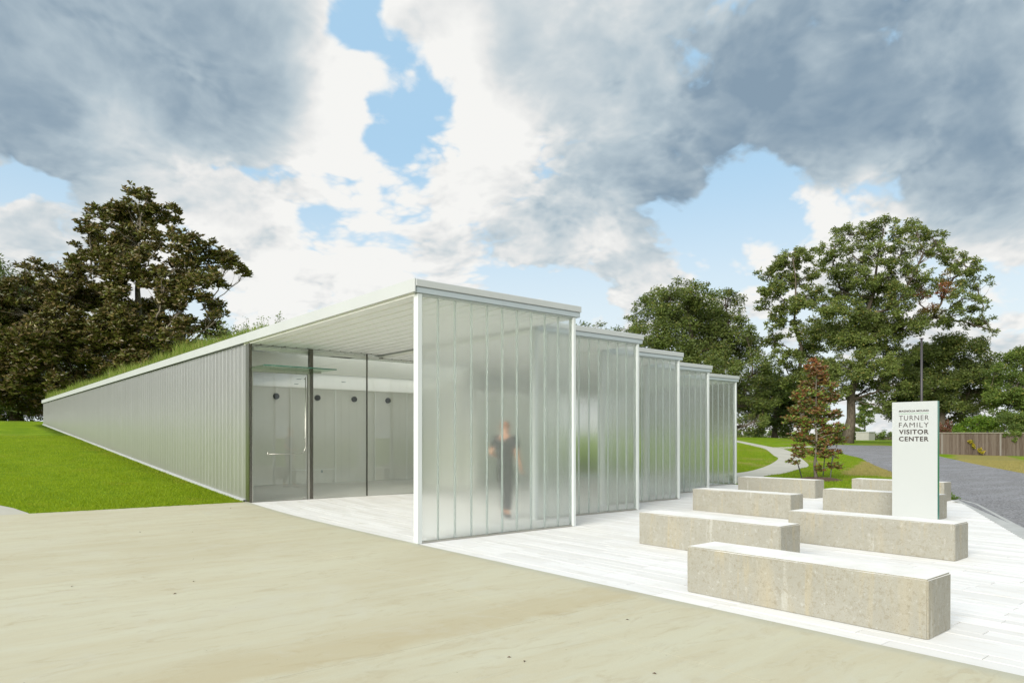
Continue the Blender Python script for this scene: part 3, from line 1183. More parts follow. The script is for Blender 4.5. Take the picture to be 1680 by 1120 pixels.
# long side wall of channel glass (backed), facing the lawn
sw = part_empty('side_wall', bld)
y = GLZ + 0.18
WSP = 0.262
yy = []
while y < ROOF_END - 0.05:
    yy.append((y, min(y + WSP, ROOF_END)))
    y += WSP
for (a, b) in yy:
    z0 = float(T(0, a)) - 0.02
    o = MB()
    prof = [(0.0, a + 0.001), (0.0, b - 0.026), (-0.0035, b - 0.020), (-0.0035, b - 0.006), (0.0, b - 0.001), (0.03, b - 0.001), (0.03, a + 0.001)]
    o.prism(prof if a > 12.3 else [(min(u_, 0.008), v_) for u_, v_ in prof], lambda u, v: (u, v, z0), lambda u, v: (u, v, HK[0] - 0.003))
    o.build('channel_pane', M['side'], sw)
MB().box(0.031, 12.1, -0.1, 0.09, ROOF_END, HK[0] - 0.02).build('backing_wall', M['inner'], sw)
V, F_ = [], []
ys_ = np.linspace(GLZ + 0.2, ROOF_END, 60)
for yv in ys_:
    z = float(T(0, yv))
    V += [(-0.055, yv, z - 0.1), (-0.055, yv, z + 0.035), (-0.002, yv, z + 0.045), (-0.002, yv, z - 0.1)]
ii = np.arange(len(V)).reshape(-1, 4)
F_ = np.concatenate([np.stack([ii[:-1, k], ii[1:, k], ii[1:, k + 1], ii[:-1, k + 1]], -1) for k in range(3)])
np_mesh('base_flashing', V, F_, M['fascia'], sw)

# corner: broad steel panel and dark edge
MB().box(-0.01, GLZ - 0.02, 0.05, 0.02, GLZ + 0.175, HK[0] - 0.004).build('corner_panel', M['steel'], bld)
MB().box(-0.012, GLZ - 0.062, 0.05, 0.04, GLZ - 0.021, HK[0] - 0.004).build('corner_trim', M['bronze'], bld)

# entrance glazing
eg = part_empty('entrance_glazing', bld)
gz = 0.125


def pane(parent, x0, x1, y, z0, z1, name='pane'):
    return MB().box(x0, y - 0.004, z0, x1, y + 0.004, z1).build(name, M['glass'], parent)


MB().box(0.041, GLZ - 0.03, gz - 0.07, 5.95, GLZ + 0.03, gz).build('sill', M['steel'], eg)
MB().box(0.041, GLZ - 0.03, HK[0] - 0.035, XK[1], GLZ + 0.03, HK[0] - 0.014).build('head', M['bronze'], eg)
MB().box(XK[1] + 0.01, GLZ - 0.03, HK[1] - 0.035, 5.95, GLZ + 0.03, HK[1] - 0.014).build('head', M['bronze'], eg)
XM = [1.40, 2.79, 4.18, 5.57]
MB().box(1.335, GLZ - 0.05, gz, 1.42, GLZ + 0.045, HK[0] - 0.036).build('door_post', M['bronze'], eg)
MB().box(1.285, GLZ - 0.062, gz, 1.333, GLZ - 0.01, 2.93).build('door_post_trim', M['steel'], eg)
for xm in XM[1:]:
    MB().box(xm - 0.011, GLZ - 0.02, gz, xm + 0.011, GLZ + 0.02, HK[0 if xm < XK[1] else 1] - 0.036).build('mullion', M['bronze'], eg)
pane(eg, 1.421, XM[1] - 0.012, GLZ, gz, HK[0] - 0.036)
pane(eg, XM[1] + 0.012, XM[2] - 0.012, GLZ, gz, HK[1] - 0.036)
pane(eg, XM[2] + 0.012, XM[3] - 0.012, GLZ, gz, HK[1] - 0.036)
pane(eg, XM[3] + 0.012, 5.95, GLZ, gz, HK[1] - 0.036)
pane(eg, 0.045, 1.334, GLZ, 2.96, HK[0] - 0.036, 'transom_pane')
MB().box(0.042, GLZ - 0.03, 2.915, 1.334, GLZ + 0.03, 2.955).build('transom', M['steel'], eg)
# return and second glazing line, further back
rg = part_empty('rear_glazing', bld)
zf = float(T(10, 9.4))
MB().box(5.95, GLZ - 0.03, 0.03, 6.03, 9.47, 3.36).build('return_wall', M['inner'], rg)
for i in range(6):
    a = 6.03 + i * 1.43
    pane(rg, a + 0.03, a + 1.40, 9.44, zf + 0.04, 3.26)
    MB().box(a + 1.403, 9.40, zf, a + 1.427, 9.48, 3.27).build('mullion', M['bronze'], rg)
MB().box(6.031, 9.40, zf - 0.05, 14.6, 9.48, zf + 0.035).build('sill', M['steel'], rg)

# door
dr = part_empty('door', bld)
MB().box(0.075, GLZ - 0.016, gz + 0.012, 1.255, GLZ - 0.006, 2.905).build('door_pane', M['glass'], dr)
MB().box(0.075, GLZ - 0.03, gz + 0.001, 1.255, GLZ + 0.008, gz + 0.011).build('bottom_rail', M['steel'], dr)
MB().box(0.055, GLZ - 0.03, gz + 0.001, 0.073, GLZ + 0.008, 2.91).build('stile', M['steel'], dr)
hx, hy = 1.225, GLZ - 0.075
pts = [(hx, hy, 2.86), (hx, hy, 1.36)] + [(hx - 0.15 + 0.15 * math.cos(a), hy, 1.30 - 0.15 * math.sin(a)) for a in np.linspace(0, math.pi / 2, 7)] + [(0.38, hy, 1.15)]
MB().tube(pts, 0.009, 8).build('handle', M['steel'], dr, smooth=True)
for p in [(hx, hy, 2.82), (hx, hy, 1.48), (0.42, hy, 1.15)]:
    MB().tube([(p[0], hy, p[2]), (p[0], GLZ - 0.017, p[2])], 0.012, 8).build('handle_bracket', M['steel'], dr)
MB().tube([(0.38, hy + 0.0, 1.15), (0.38, hy, 1.19)], 0.02, 8).build('handle_cap', M['steel'], dr)
MB().box(1.19, GLZ - 0.03, gz + 0.012, 1.25, GLZ - 0.017, gz + 0.05).build('pivot', M['steel'], dr)
# glass canopy over the door
cn = part_empty('door_canopy', bld)
o = MB().box(0.02, GLZ - 0.80, 2.985, 1.62, GLZ - 0.035, 3.0).build('canopy_glass', M['visor'], cn)
MB().box(0.018, GLZ - 0.812, 2.982, 1.622, GLZ - 0.801, 3.003).build('canopy_edge', M['glass_edge'], cn)
MB().box(0.02, GLZ - 0.034, 2.96, 1.62, GLZ - 0.031, 3.03).build('canopy_bracket', M['steel'], cn)

# lobby
lb = part_empty('lobby', bld)
RW = 12.15
MB().box(0.10, RW, 0.0, 14.5, RW + 0.15, 3.25).build('interior_wall', M['inner'], lb)
MB().box(0.131, GLZ + 0.75, 3.02, 14.45, RW - 0.002, 3.035).build('ceiling', M['added_laylight'], lb)  # made translucent to spread light from the added roof opening
MB().box(0.131, GLZ + 0.10, 3.40, 5.90, GLZ + 0.16, 3.47).build('blind_box', M['soffit'], lb)
MB().box(0.131, GLZ + 0.70, 3.021, 5.90, GLZ + 0.749, 3.44).build('bulkhead', M['soffit'], lb)
MB().box(0.131, GLZ + 0.031, -0.05, 14.45, RW - 0.003, 0.105).build('lobby_floor', M['paver'], lb)
for xw in (1.9, 3.15, 4.6, 6.0, 7.2):
    MB().box(xw, RW - 0.03, 0.06, xw + 0.05, RW - 0.001, 3.01).build('wall_batten', M['soffit'], lb)
MB().box(3.2, RW - 0.02, 0.50, 4.6, RW - 0.001, 0.54).build('wall_rail', M['soffit'], lb)
for xw in (2.72, 4.02, 5.27, 6.50):
    ring = [(0.088 * math.cos(a), 0.088 * math.sin(a)) for a in np.linspace(0, 2 * math.pi, 24, endpoint=False)]
    MB().prism(ring, lambda u, v: (xw + u, RW - 0.06, 2.74 + v), lambda u, v: (xw + u, RW - 0.001, 2.74 + v)).build('wall_speaker', M['speaker'], lb, smooth=False)
MB().box(4.15, RW - 0.01, 0.42, 4.20, RW - 0.001, 0.52).build('wall_socket', M['gutter'], lb)
for xl, yl in ((2.1, 9.0), (3.4, 9.1), (2.7, 10.6)):
    ring = [(0.06 * math.cos(a), 0.06 * math.sin(a)) for a in np.linspace(0, 2 * math.pi, 16, endpoint=False)]
    MB().prism(ring, lambda u, v: (xl + u, yl + v, 3.005), lambda u, v: (xl + u, yl + v, 3.019)).build('ceiling_downlight', M['gutter'], lb)
MB().box(14.5, 12.3, -0.1, 14.62, ROOF_END, 3.27).build('end_wall', M['side'], bld)
MB().box(0.1, ROOF_END - 0.12, 1.0, 14.5, ROOF_END - 0.01, 3.2).build('rear_wall', M['inner'], bld)

# planted roof: soil and meadow grass belong to the roof
rx = np.array([0, .2, .4, .6, .8, .95, 1.6, 2.5, 3.5, 5, 7, 9, 11, 12.5, 14.3])
ry = np.linspace(5.6, ROOF_END - 0.1, 60)
RX, RY = np.meshgrid(rx, ry, indexing='ij')


def soil_z(X, Y):
    return HK[0] + FT + 0.02 + 0.55 * ss(0.1, 3.5, X) * ss(5.6, 12, Y) * (1 - 0.5 * ss(5, 13, X))


RZ = soil_z(RX, RY)
ii = np.arange(RX.size).reshape(RX.shape)
fc = np.stack([ii[:-1, :-1], ii[1:, :-1], ii[1:, 1:], ii[:-1, 1:]], -1).reshape(-1, 4)
fcx, fcy = RX.ravel()[fc].mean(1), RY.ravel()[fc].mean(1)
fc = fc[(fcx < 0.95) | (fcy > 12.2)]
o = np_mesh('roof_soil', np.stack([RX, RY, RZ], -1).reshape(-1, 3), fc, M['soil'], bld, smooth=True)


def blades(P, h, w, lean, seed, nrm_jit=1.0):
    """one curved blade (2 triangles + tip) per point: P (n,3), h (n)"""
    r = np.random.default_rng(seed)
    n = len(P)
    a = r.uniform(0, 2 * math.pi, n)
    dx, dy = np.cos(a), np.sin(a)
    b = r.uniform(0, 2 * math.pi, n)
    ln = r.uniform(0.1, 1.0, n) * lean
    lx, ly = np.cos(b) * ln * h, np.sin(b) * ln * h
    w = np.asarray(w) * np.ones(n)
    z = np.zeros(n)
    v0 = P + np.stack([dx * w, dy * w, z], -1)
    v1 = P - np.stack([dx * w, dy * w, z], -1)
    mid = P + np.stack([lx * 0.35, ly * 0.35, h * 0.6], -1)
    v2 = mid + np.stack([dx * w * .7, dy * w * .7, z], -1)
    v3 = mid - np.stack([dx * w * .7, dy * w * .7, z], -1)
    v4 = P + np.stack([lx, ly, h], -1)
    V = np.stack([v0, v1, v3, v2, v4], 1).reshape(-1, 3)
    k = np.arange(n)[:, None] * 5
    F3 = np.concatenate([k + [0, 1, 2], k + [0, 2, 3], k + [3, 2, 4]], 1).reshape(-1, 3)
    return V, F3, np.repeat(r.uniform(0, 1, n), 3)


n = 42000
X = 0.06 + (RNG.random(n) ** 1.8) * 5.0
Y = 5.9 + RNG.random(n) * (ROOF_END - 6.1)
X = np.where(Y < 12.3, X * 0.18, X)
hh = (0.10 + 0.42 * RNG.random(n) ** 2.0) * (0.45 + 0.55 * ss(6, 14, Y)) * (0.7 + 0.6 * np.sin(Y * 1.3 + 1.0) ** 2 * np.sin(Y * .37) ** 2)
V, F3, tv = blades(np.stack([X, Y, soil_z(X, Y) - 0.01], -1), hh, 0.0045, 0.75, 3)
o = np_mesh('roof_meadow', V, F3, M['meadow'], bld, vals=tv)
o['kind'] = 'stuff'
tag(o, 'pale green grasses growing along the roof edge')

# ------------------------------------------------------------------ benches
BL, BW, BH = 2.14, 0.46, 0.45


def make_bench_mesh():
    bm = bmesh.new()
    bmesh.ops.create_cube(bm, size=1.0)
    for v in bm.verts:
        v.co.x = (v.co.x + 0.5) * BW
        v.co.y = v.co.y * BL
        v.co.z = (v.co.z + 0.5) * BH
    bmesh.ops.subdivide_edges(bm, edges=[e for e in bm.edges if abs((e.verts[0].co - e.verts[1].co).y) > 1], cuts=9)
    bmesh.ops.bevel(bm, geom=[e for e in bm.edges if len(e.link_faces) == 2 and e.calc_face_angle(0) > 1], offset=0.010, segments=2, affect='EDGES')
    r = random.Random(3)
    for v in bm.verts:
        v.co += Vector((r.uniform(-1, 1), r.uniform(-1, 1), r.uniform(-1, 1))) * 0.0018
    me = bpy.data.meshes.new('concrete_bench')
    bm.to_mesh(me)
    bm.free()
    me.materials.append(M['bench'])
    return me


bench_spots = [
    (0.41, -5.33, 'front-most concrete bench, closest to the tan driveway'),
    (2.46, -3.02, 'concrete bench just right of the first glass screen, left of the white sign'),
    (4.28, -4.26, 'long concrete bench directly in front of the white sign'),
    (6.86, -0.76, 'concrete bench behind the left row, in line with the third glass screen'),
    (8.88, -2.50, 'concrete bench half hidden directly behind the white sign'),
    (11.50, 1.12, 'farthest concrete bench on the left, in front of the young magnolia'),
    (13.02, -1.22, 'farthest concrete bench on the right, beside the gravel road'),
]
b0 = None
for i, (bx, by, lab) in enumerate(bench_spots):
    if b0 is None:
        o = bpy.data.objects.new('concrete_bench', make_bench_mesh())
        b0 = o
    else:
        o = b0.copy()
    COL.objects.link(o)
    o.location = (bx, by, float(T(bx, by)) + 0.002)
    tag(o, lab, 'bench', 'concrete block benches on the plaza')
    if i in (1, 4):
        o.rotation_euler = (0, 0, 0)

# ------------------------------------------------------------------ sign
SX, SY0, SY1 = 8.03, -3.86, -3.12
SZ = 2.135
sg = empty('sign', (SX, (SY0 + SY1) / 2, 0), 'tall white slab sign reading Turner Family Visitor Center', 'sign')
MB().box(SX, SY0 + 0.004, 0.0, SX + 0.010, SY1, SZ).build('front_panel', M['signface'], sg)
MB().box(SX + 0.011, SY0 + 0.012, 0.0, SX + 0.058, SY1 - 0.006, SZ - 0.006).build('core', M['glass_edge'], sg)
MB().box(SX + 0.059, SY0 + 0.004, 0.0, SX + 0.068, SY1, SZ).build('back_panel', M['signface'], sg)
MB().box(SX - 0.001, SY0, 0.0, SX + 0.069, SY0 + 0.003, SZ).build('edge_strip', M['glass_edge'], sg)


def text_line(txt, z, capz, y_left, width, weight, name='lettering', spacing=1.0):
    cu_ = bpy.data.curves.new(name, 'FONT')
    cu_.body = txt
    cu_.size = 1.0
    cu_.offset = weight
    cu_.extrude = 0.01
    cu_.space_character = spacing
    tmp = bpy.data.objects.new(name, cu_)
    COL.objects.link(tmp)
    bpy.context.view_layer.update()
    me = bpy.data.meshes.new_from_object(tmp.evaluated_get(bpy.context.evaluated_depsgraph_get()))
    COL.objects.unlink(tmp)
    bpy.data.objects.remove(tmp)
    co = np.empty(len(me.vertices) * 3)
    me.vertices.foreach_get('co', co)
    co = co.reshape(-1, 3)
    lo, hi = co.min(0), co.max(0)
    u = (co[:, 0] - lo[0]) / (hi[0] - lo[0])
    v = (co[:, 1] - lo[1]) / (hi[1] - lo[1])
    q_ = np.stack([np.where(co[:, 2] > 0, SX - 0.0025, SX - 0.0002), y_left - u * width, z + v * capz], -1)
    me.vertices.foreach_set('co', q_.ravel().astype(np.float32))
    me.materials.clear()
    me.materials.append(M['letter'])
    me.update()
    o = bpy.data.objects.new(name, me)
    COL.objects.link(o)
    o.parent = sg
    o.matrix_parent_inverse = parent_world(sg).inverted()
    return o


def zpix(py, d=12.2):
    return EYE - (py - YH) / FOC * d


TY, TW = SY1 - 0.115, 0.485
text_line('MAGNOLIA MOUND', zpix(675.0), 0.034, TY, TW, 0.035, spacing=1.08)
MB().box(SX - 0.0012, TY - TW, zpix(678.2), SX - 0.0001, TY, zpix(677.4)).build('rule_line', M['greenline'], sg)
for txt, py, wgt in (('TURNER', 688.8, -0.004), ('FAMILY', 700.4, -0.004), ('VISITOR', 711.9, 0.030), ('CENTER', 723.6, 0.030)):
    text_line(txt, zpix(py), 0.083, TY, TW, wgt, spacing=1.15)


# ------------------------------------------------------------------ lamp post
lp = W(1512, 700, 42)
ph = EYE + (718 - 556) / FOC * 42
gzl = float(T(lp[0], lp[1]))
lo_ = empty('metal_pole', (lp[0], lp[1], gzl), 'slim dark pole rising behind the white sign', 'pole')
MB().tube([(lp[0], lp[1], gzl - 0.05), (lp[0], lp[1], ph)], [0.085, 0.06], 10).build('pole', M['pole'], lo_, smooth=True)
hd = MB()
hd.box(lp[0] - 0.11, lp[1] - 0.11, ph, lp[0] + 0.11, lp[1] + 0.11, ph + 0.05)
hd.build('cap', M['pole'], lo_, bevel=0.02)
MB().tube([(lp[0], lp[1], gzl - 0.02), (lp[0], lp[1], gzl + 0.12)], [0.19, 0.17], 12).build('base_plate', M['pole'], lo_)

# ------------------------------------------------------------------ fence
fa, fb = np.array(at(1545, 744.5)), np.array(at(1680, 748))
fd = (fb - fa) / np.linalg.norm(fb - fa)
fs = fa - fd * 3.2
fe = fb + fd * 10.0
FLEN = np.linalg.norm(fe - fs)
fnr = np.array([-fd[1], fd[0]])
fz = float(T(*fa))
fence = empty('wooden_fence', (fs[0], fs[1], fz), 'weathered brown board fence along the far side of the gravel road', 'fence')
dA = (fa[0] - CAMX) * EVY + (fa[1] - CAMY) * EVX
FH = 33.5 / FOC * dA
pk = 0.165
npk = int(FLEN / pk)
pm = None
for i in range(npk):
    c = fs + fd * (i + 0.5) * pk
    z0 = float(T(*c)) - 0.03
    j = random.uniform(-0.02, 0.02)
    hw = pk / 2 - 0.006
    a, b = c - fd * hw, c + fd * hw
    t_ = fnr * (0.011 + random.uniform(0, 0.006))
    mb = MB()
    zt = fz + FH * (1 - 0.0) + j
    mb.v = [(*(a - t_), z0), (*(b - t_), z0), (*(b + t_), z0), (*(a + t_), z0), (*(a - t_), zt), (*(b - t_), zt), (*(b + t_), zt), (*(a + t_), zt)]
    mb.f = [(0, 3, 2, 1), (4, 5, 6, 7), (0, 1, 5, 4), (1, 2, 6, 5), (2, 3, 7, 6), (3, 0, 4, 7)]
    mb.build('board', M['wood'], fence)
for i in range(int(FLEN / 2.4) + 1):
    c = fs + fd * i * 2.4 - fnr * 0.10 * (1 if np.dot(fnr, np.array([CAMX, CAMY]) - fs) > 0 else -1)
    mb = MB()
    mb.box(c[0] - 0.05, c[1] - 0.05, float(T(*c)) - 0.05, c[0] + 0.05, c[1] + 0.05, fz + FH - 0.12)
    mb.build('post', M['wood'], fence)
mb = MB()
for (z1, z2, tt) in ((fz + FH + 0.03, fz + FH + 0.09, 0.085),):
    a, b, t_ = fs, fe, fnr * tt
    mb.v += [(*(a - t_), z1), (*(b - t_), z1), (*(b + t_), z1), (*(a + t_), z1), (*(a - t_), z2), (*(b - t_), z2), (*(b + t_), z2), (*(a + t_), z2)]
    mb.f += [(0, 3, 2, 1), (4, 5, 6, 7), (0, 1, 5, 4), (1, 2, 6, 5), (2, 3, 7, 6), (3, 0, 4, 7)]
mb.build('cap_rail', mat_simple('grey_cap_rail', (0.26, 0.23, 0.19), 0.9, var=0.2), fence)

# ------------------------------------------------------------------ trees
M['leaf_magnolia'] = mat_leaf('magnolia_leaves', (0.062, 0.070, 0.016), (0.130, 0.136, 0.028), (0.22, 0.17, 0.05), 0.10, 0.12, 0.38, 0.5, back=(0.13, 0.095, 0.035))
M['leaf_dark'] = mat_leaf('dark_evergreen_leaves', (0.034, 0.054, 0.014), (0.085, 0.125, 0.023), (0.170, 0.152, 0.039), 0.06, 0.2)
M['leaf_oak'] = mat_leaf('live_oak_leaves', (0.049, 0.074, 0.019), (0.118, 0.154, 0.033), (0.209, 0.193, 0.053), 0.08, 0.22)
red_c = W(1518, 468, 70)
M['leaf_tall'] = mat_leaf('tall_tree_leaves', (0.068, 0.099, 0.024), (0.150, 0.189, 0.045), (0.255, 0.224, 0.060), 0.08, 0.3, patch=(red_c, 3.4, (0.27, 0.085, 0.042)))
M['leaf_light'] = mat_leaf('light_green_leaves', (0.054, 0.108, 0.012), (0.132, 0.228, 0.020), (0.240, 0.288, 0.030), 0.1, 0.35)
M['leaf_edge'] = mat_leaf('mixed_green_leaves', (0.051, 0.087, 0.018), (0.123, 0.180, 0.034), (0.225, 0.225, 0.052), 0.1, 0.3)
M['leaf_pink'] = mat_leaf('pink_blossom_leaves', (0.12, 0.045, 0.03), (0.26, 0.10, 0.07), (0.07, 0.10, 0.02), 0.3, 0.2)
M['leaf_yellow'] = mat_leaf('yellow_flowers', (0.35, 0.28, 0.015), (0.55, 0.42, 0.02), (0.06, 0.11, 0.01), 0.35, 0.2)
M['leaf_young'] = mat_leaf('young_magnolia_leaves', (0.080, 0.130, 0.026), (0.17, 0.24, 0.040), (0.26, 0.085, 0.032), 0.22, 0.15, 0.35, 0.5, back=(0.16, 0.085, 0.034), patch=(W(1340, 588, 24.6), 1.15, (0.24, 0.080, 0.030)))
M['leaf_weed'] = mat_leaf('roof_weed_leaves', (0.06, 0.11, 0.02), (0.15, 0.22, 0.05), (0.25, 0.24, 0.08), 0.2, 0.35)


def leaf_mesh(name, P, size, mat, parent, seed, aspect=0.45, up=0.35, axis=None, fold=0.12):
    """rhombic leaves at points P"""
    r = np.random.default_rng(seed)
    n = len(P)
    a = r.normal(size=(n, 3))
    a[:, 2] *= 0.6
    if axis is not None:
        a = axis + 0.35 * a
    a /= np.linalg.norm(a, axis=1)[:, None] + 1e-9
    nn = r.normal(size=(n, 3)) * 0.75 + [0, 0, up]
    nn -= a * np.sum(nn * a, 1)[:, None]
    nn /= np.linalg.norm(nn, axis=1)[:, None] + 1e-9
    b = np.cross(nn, a)
    s = (size * r.uniform(0.65, 1.3, n))[:, None]
    c = P
    v0 = c
    v1 = c + a * s * 0.5 + b * s * aspect * 0.5 + nn * s * fold
    v2 = c + a * s
    v3 = c + a * s * 0.5 - b * s * aspect * 0.5 + nn * s * fold
    V = np.stack([v0, v1, v2, v3], 1).reshape(-1, 3)
    F4 = np.arange(4 * n).reshape(n, 4)
    return np_mesh(name, V, F4, mat, parent, vals=r.uniform(0, 1, n))


def tree(name, label, base, blobs, mat, bark, cat='tree', group=None, trunk_r=0.4, leaf=0.16, n_leaf=60000, sub=0.30, dens=1.0, seed=1, rosette=False,
         flat=0.75, lean=None, top=None, aspect=0.45, branch_r=0.10, subk=9, trunk_label=None, squash=0.7):
    """blobs: (x, y, z, r) foliage masses in world space"""
    r = np.random.default_rng(seed)
    R = random.Random(seed)
    root = empty(name, base, label, cat, group)
    base = np.array(base, float)
    B = np.array(blobs, float)
    ctr = B[:, :3].mean(0)
    if top is None:
        hi = B[np.argmax(B[:, 2])]
        top = np.array([0.5 * hi[0] + 0.5 * ctr[0], 0.5 * hi[1] + 0.5 * ctr[1], hi[2]])
    top = np.array(top, float)
    # trunk line
    nt = 9
    tl = []
    for i in range(nt):
        u = i / (nt - 1)
        w = np.array([R.uniform(-1, 1), R.uniform(-1, 1), 0]) * 0.022 * (top[2] - base[2]) * (u > 0)
        tl.append(base * (1 - u) + top * u + w * (1 - 0.3 * u))
    tl[0] = base - [0, 0, 0.15]
    rad = [trunk_r * (1.35 if i == 0 else 1) * (1 - 0.88 * (i / (nt - 1)) ** 0.9) for i in range(nt)]
    mb = MB()
    mb.tube(tl, rad, 10)
    tips = []
    wts = []
    H = top[2] - base[2]
    # every foliage mass hangs on the nearest lower limb: trunk first, then masses further out
    nodes = []
    for i in range(25):
        u = 0.22 + 0.76 * i / 24
        k = min(int(u * (nt - 1)), nt - 2)
        f_ = u * (nt - 1) - k
        nodes.append([np.array(tl[k]) * (1 - f_) + np.array(tl[k + 1]) * f_, None, 0.0, rad[k] * (1 - f_) + rad[k + 1] * f_])
    axis = nodes[8][0]
    order = sorted(range(len(B)), key=lambda i: math.hypot(B[i][0] - axis[0], B[i][1] - axis[1]) + 0.25 * abs(B[i][2] - axis[2]))
    link = []
    for bi in order:
        c = B[bi][:3]
        best, bc = None, 1e9
        for ni, nd in enumerate(nodes):
            dv = c - nd[0]
            cost = np.linalg.norm(dv) + 1.2 * max(0, 0.35 * math.hypot(dv[0], dv[1]) - dv[2]) + (0.5 if nd[1] is None else 0.9)
            if cost < bc:
                best, bc = ni, cost
        link.append((bi, best, len(nodes)))
        nodes.append([c.copy(), best, 0.0, 0.0])
    for bi, pi_, ni in reversed(link):
        nodes[ni][2] += B[bi][3] ** 2
        if nodes[ni][1] is not None:
            nodes[pi_][2] += nodes[ni][2]
    wmean = float(np.mean(B[:, 3] ** 2))
    for bi, pi_, ni in link:
        bx, by, bz, br = B[bi]
        c = np.array([bx, by, bz])
        s0 = nodes[pi_][0]
        r1 = branch_r * 0.50
        r0 = branch_r * 0.62 * (nodes[ni][2] / wmean) ** 0.42
        if nodes[pi_][1] is None:
            r0 = min(r0, nodes[pi_][3] * 0.7)
        r1 = min(r1 * (1 + 0.25 * (nodes[ni][2] / wmean) ** 0.42), r0 * 0.8)
        pts = []
        L = np.linalg.norm(c - s0)
        for i in range(6):
            t = i / 5
            p = s0 * (1 - t) + c * t
            p = p + np.array([0, 0, -1]) * math.sin(math.pi * t) * 0.05 * L + np.array([R.uniform(-1, 1), R.uniform(-1, 1), R.uniform(-1, 1)]) * 0.045 * L * (0 < i < 5)
            pts.append(p)
        mb.tube(pts, [r0 * (1 - i / 5) + r1 * i / 5 for i in range(6)], 6)
        ns = max(5, int(subk * dens * (br / 1.6) ** 1.2 + 4))
        for _ in range(ns):
            v = r.normal(size=3)
            v /= np.linalg.norm(v)
            rr = br * (0.35 + 0.75 * r.random() ** 0.6)
            tip = c + v * rr * np.array([1, 1, squash])
            sr = br * sub * r.uniform(0.55, 1.5)
            tips.append((tip, sr))
            wts.append(sr ** 2)
            sp = pts[R.choice([3, 4, 5])]
            mid = (sp + tip) / 2 + r.normal(size=3) * 0.08 * br
            mb.tube([sp, mid, tip], [r1 * 0.45, r1 * 0.28, r1 * 0.10], 4)
    mb.build('trunk', bark, root, smooth=True)
    wts = np.array(wts)
    cnt = np.maximum(3, (n_leaf * wts / wts.sum())).astype(int)
    PP, AX = [], []
    for (tip, sr), c_ in zip(tips, cnt):
        if rosette:
            m_ = max(2, c_ // 7)
            q_ = r.normal(size=(m_, 3))
            q_ /= np.linalg.norm(q_, axis=1)[:, None]
            q_ = tip + q_ * sr * (r.random((m_, 1)) ** 0.45) * [1, 1, flat]
            q_ = np.repeat(q_, 7, 0)
            an = r.uniform(0, 2 * math.pi, len(q_))
            ax = np.stack([np.cos(an), np.sin(an), r.uniform(-0.1, 0.75, len(q_))], -1)
            PP.append(q_)
            AX.append(ax)
        else:
            q_ = r.normal(size=(c_, 3))
            q_ /= np.linalg.norm(q_, axis=1)[:, None]
            q_ = tip + q_ * sr * (r.random((c_, 1)) ** 0.42) * [1, 1, flat]
            PP.append(q_)
    P = np.concatenate(PP)
    leaf_mesh('crown', P, leaf, mat, root, seed + 50, aspect, axis=np.concatenate(AX) if AX else None)
    return root


def px_blobs(lst, d, spread, seed):
    """foliage masses given by photo position and pixel radius at distance d, scattered in depth"""
    R = random.Random(seed)
    out = []
    for (px, py, pr) in lst:
        dd = d + R.uniform(-1, 1) * spread
        out.append((*W(px, py, dd), pr / FOC * dd))
    return out


def gbase(px, d):
    p = W(px, 700, d)
    return (p[0], p[1], float(T(p[0], p[1])) - 0.02)


# great magnolia at left
mag = [(240, 330, 26), (215, 312, 12), (262, 355, 26), (228, 360, 30), (285, 345, 12), (190, 350, 28), (160, 352, 22), (146, 380, 24), (180, 390, 34), (220, 400, 34), (150, 410, 24),
       (265, 395, 26), (190, 430, 40), (235, 440, 36), (150, 440, 30), (290, 385, 16), (310, 400, 24), (345, 408, 24), (330, 430, 28), (375, 430, 24), (400, 445, 16), (360, 455, 26), (300, 440, 30),
       (125, 425, 14), (115, 450, 22), (270, 470, 34), (320, 475, 30), (345, 500, 24), (360, 520, 16), (300, 510, 34), (250, 510, 36), (335, 540, 26),
       (200, 480, 40), (150, 490, 40), (105, 485, 34), (90, 440, 18), (60, 436, 16), (40, 440, 14), (35, 465, 22), (70, 470, 28), (60, 510, 40), (100, 530, 40), (150, 540, 42), (200, 530, 42),
       (250, 550, 40), (300, 560, 34), (20, 500, 40), (10, 550, 45), (60, 560, 45), (110, 580, 44), (170, 590, 44), (230, 590, 40), (290, 585, 26), (20, 600, 44), (80, 620, 44), (130, 635, 36), (30, 650, 40)]
tree('magnolia_tree', 'huge dark magnolia with rusty leaf undersides, left of the building', gbase(205, 52), px_blobs(mag, 52, 3.2, 5), M['leaf_magnolia'], M['bark_pale'],
     trunk_r=0.55, leaf=0.34, n_leaf=120000, sub=0.31, seed=5, rosette=True, top=W(232, 400, 52), aspect=0.42, branch_r=0.10, subk=15)
tree('evergreen_tree', 'shadowy evergreen at the far left, behind the great magnolia', gbase(30, 66), px_blobs([(-40, 470, 60), (10, 480, 50), (-60, 560, 80), (20, 560, 70), (80, 600, 60), (0, 640, 60), (60, 655, 45), (-70, 640, 70), (120, 640, 50), (-10, 440, 24), (-20, 690, 40), (40, 678, 26), (75, 680, 24), (105, 672, 26), (140, 668, 30)], 66, 3, 8),
     M['leaf_dark'], M['bark'], trunk_r=0.5, leaf=0.30, n_leaf=52000, sub=0.42, seed=8, subk=16)
tree('evergreen_tree', 'dense evergreen filling the gap between magnolia and roof edge', gbase(240, 72), px_blobs([(200, 600, 50), (260, 590, 50), (150, 640, 50), (310, 590, 36), (220, 650, 55), (290, 640, 45), (345, 575, 26), (100, 655, 40), (160, 560, 40), (230, 540, 40)], 72, 3, 9),
     M['leaf_dark'], M['bark'], trunk_r=0.45, leaf=0.30, n_leaf=48000, sub=0.42, seed=9, subk=16)

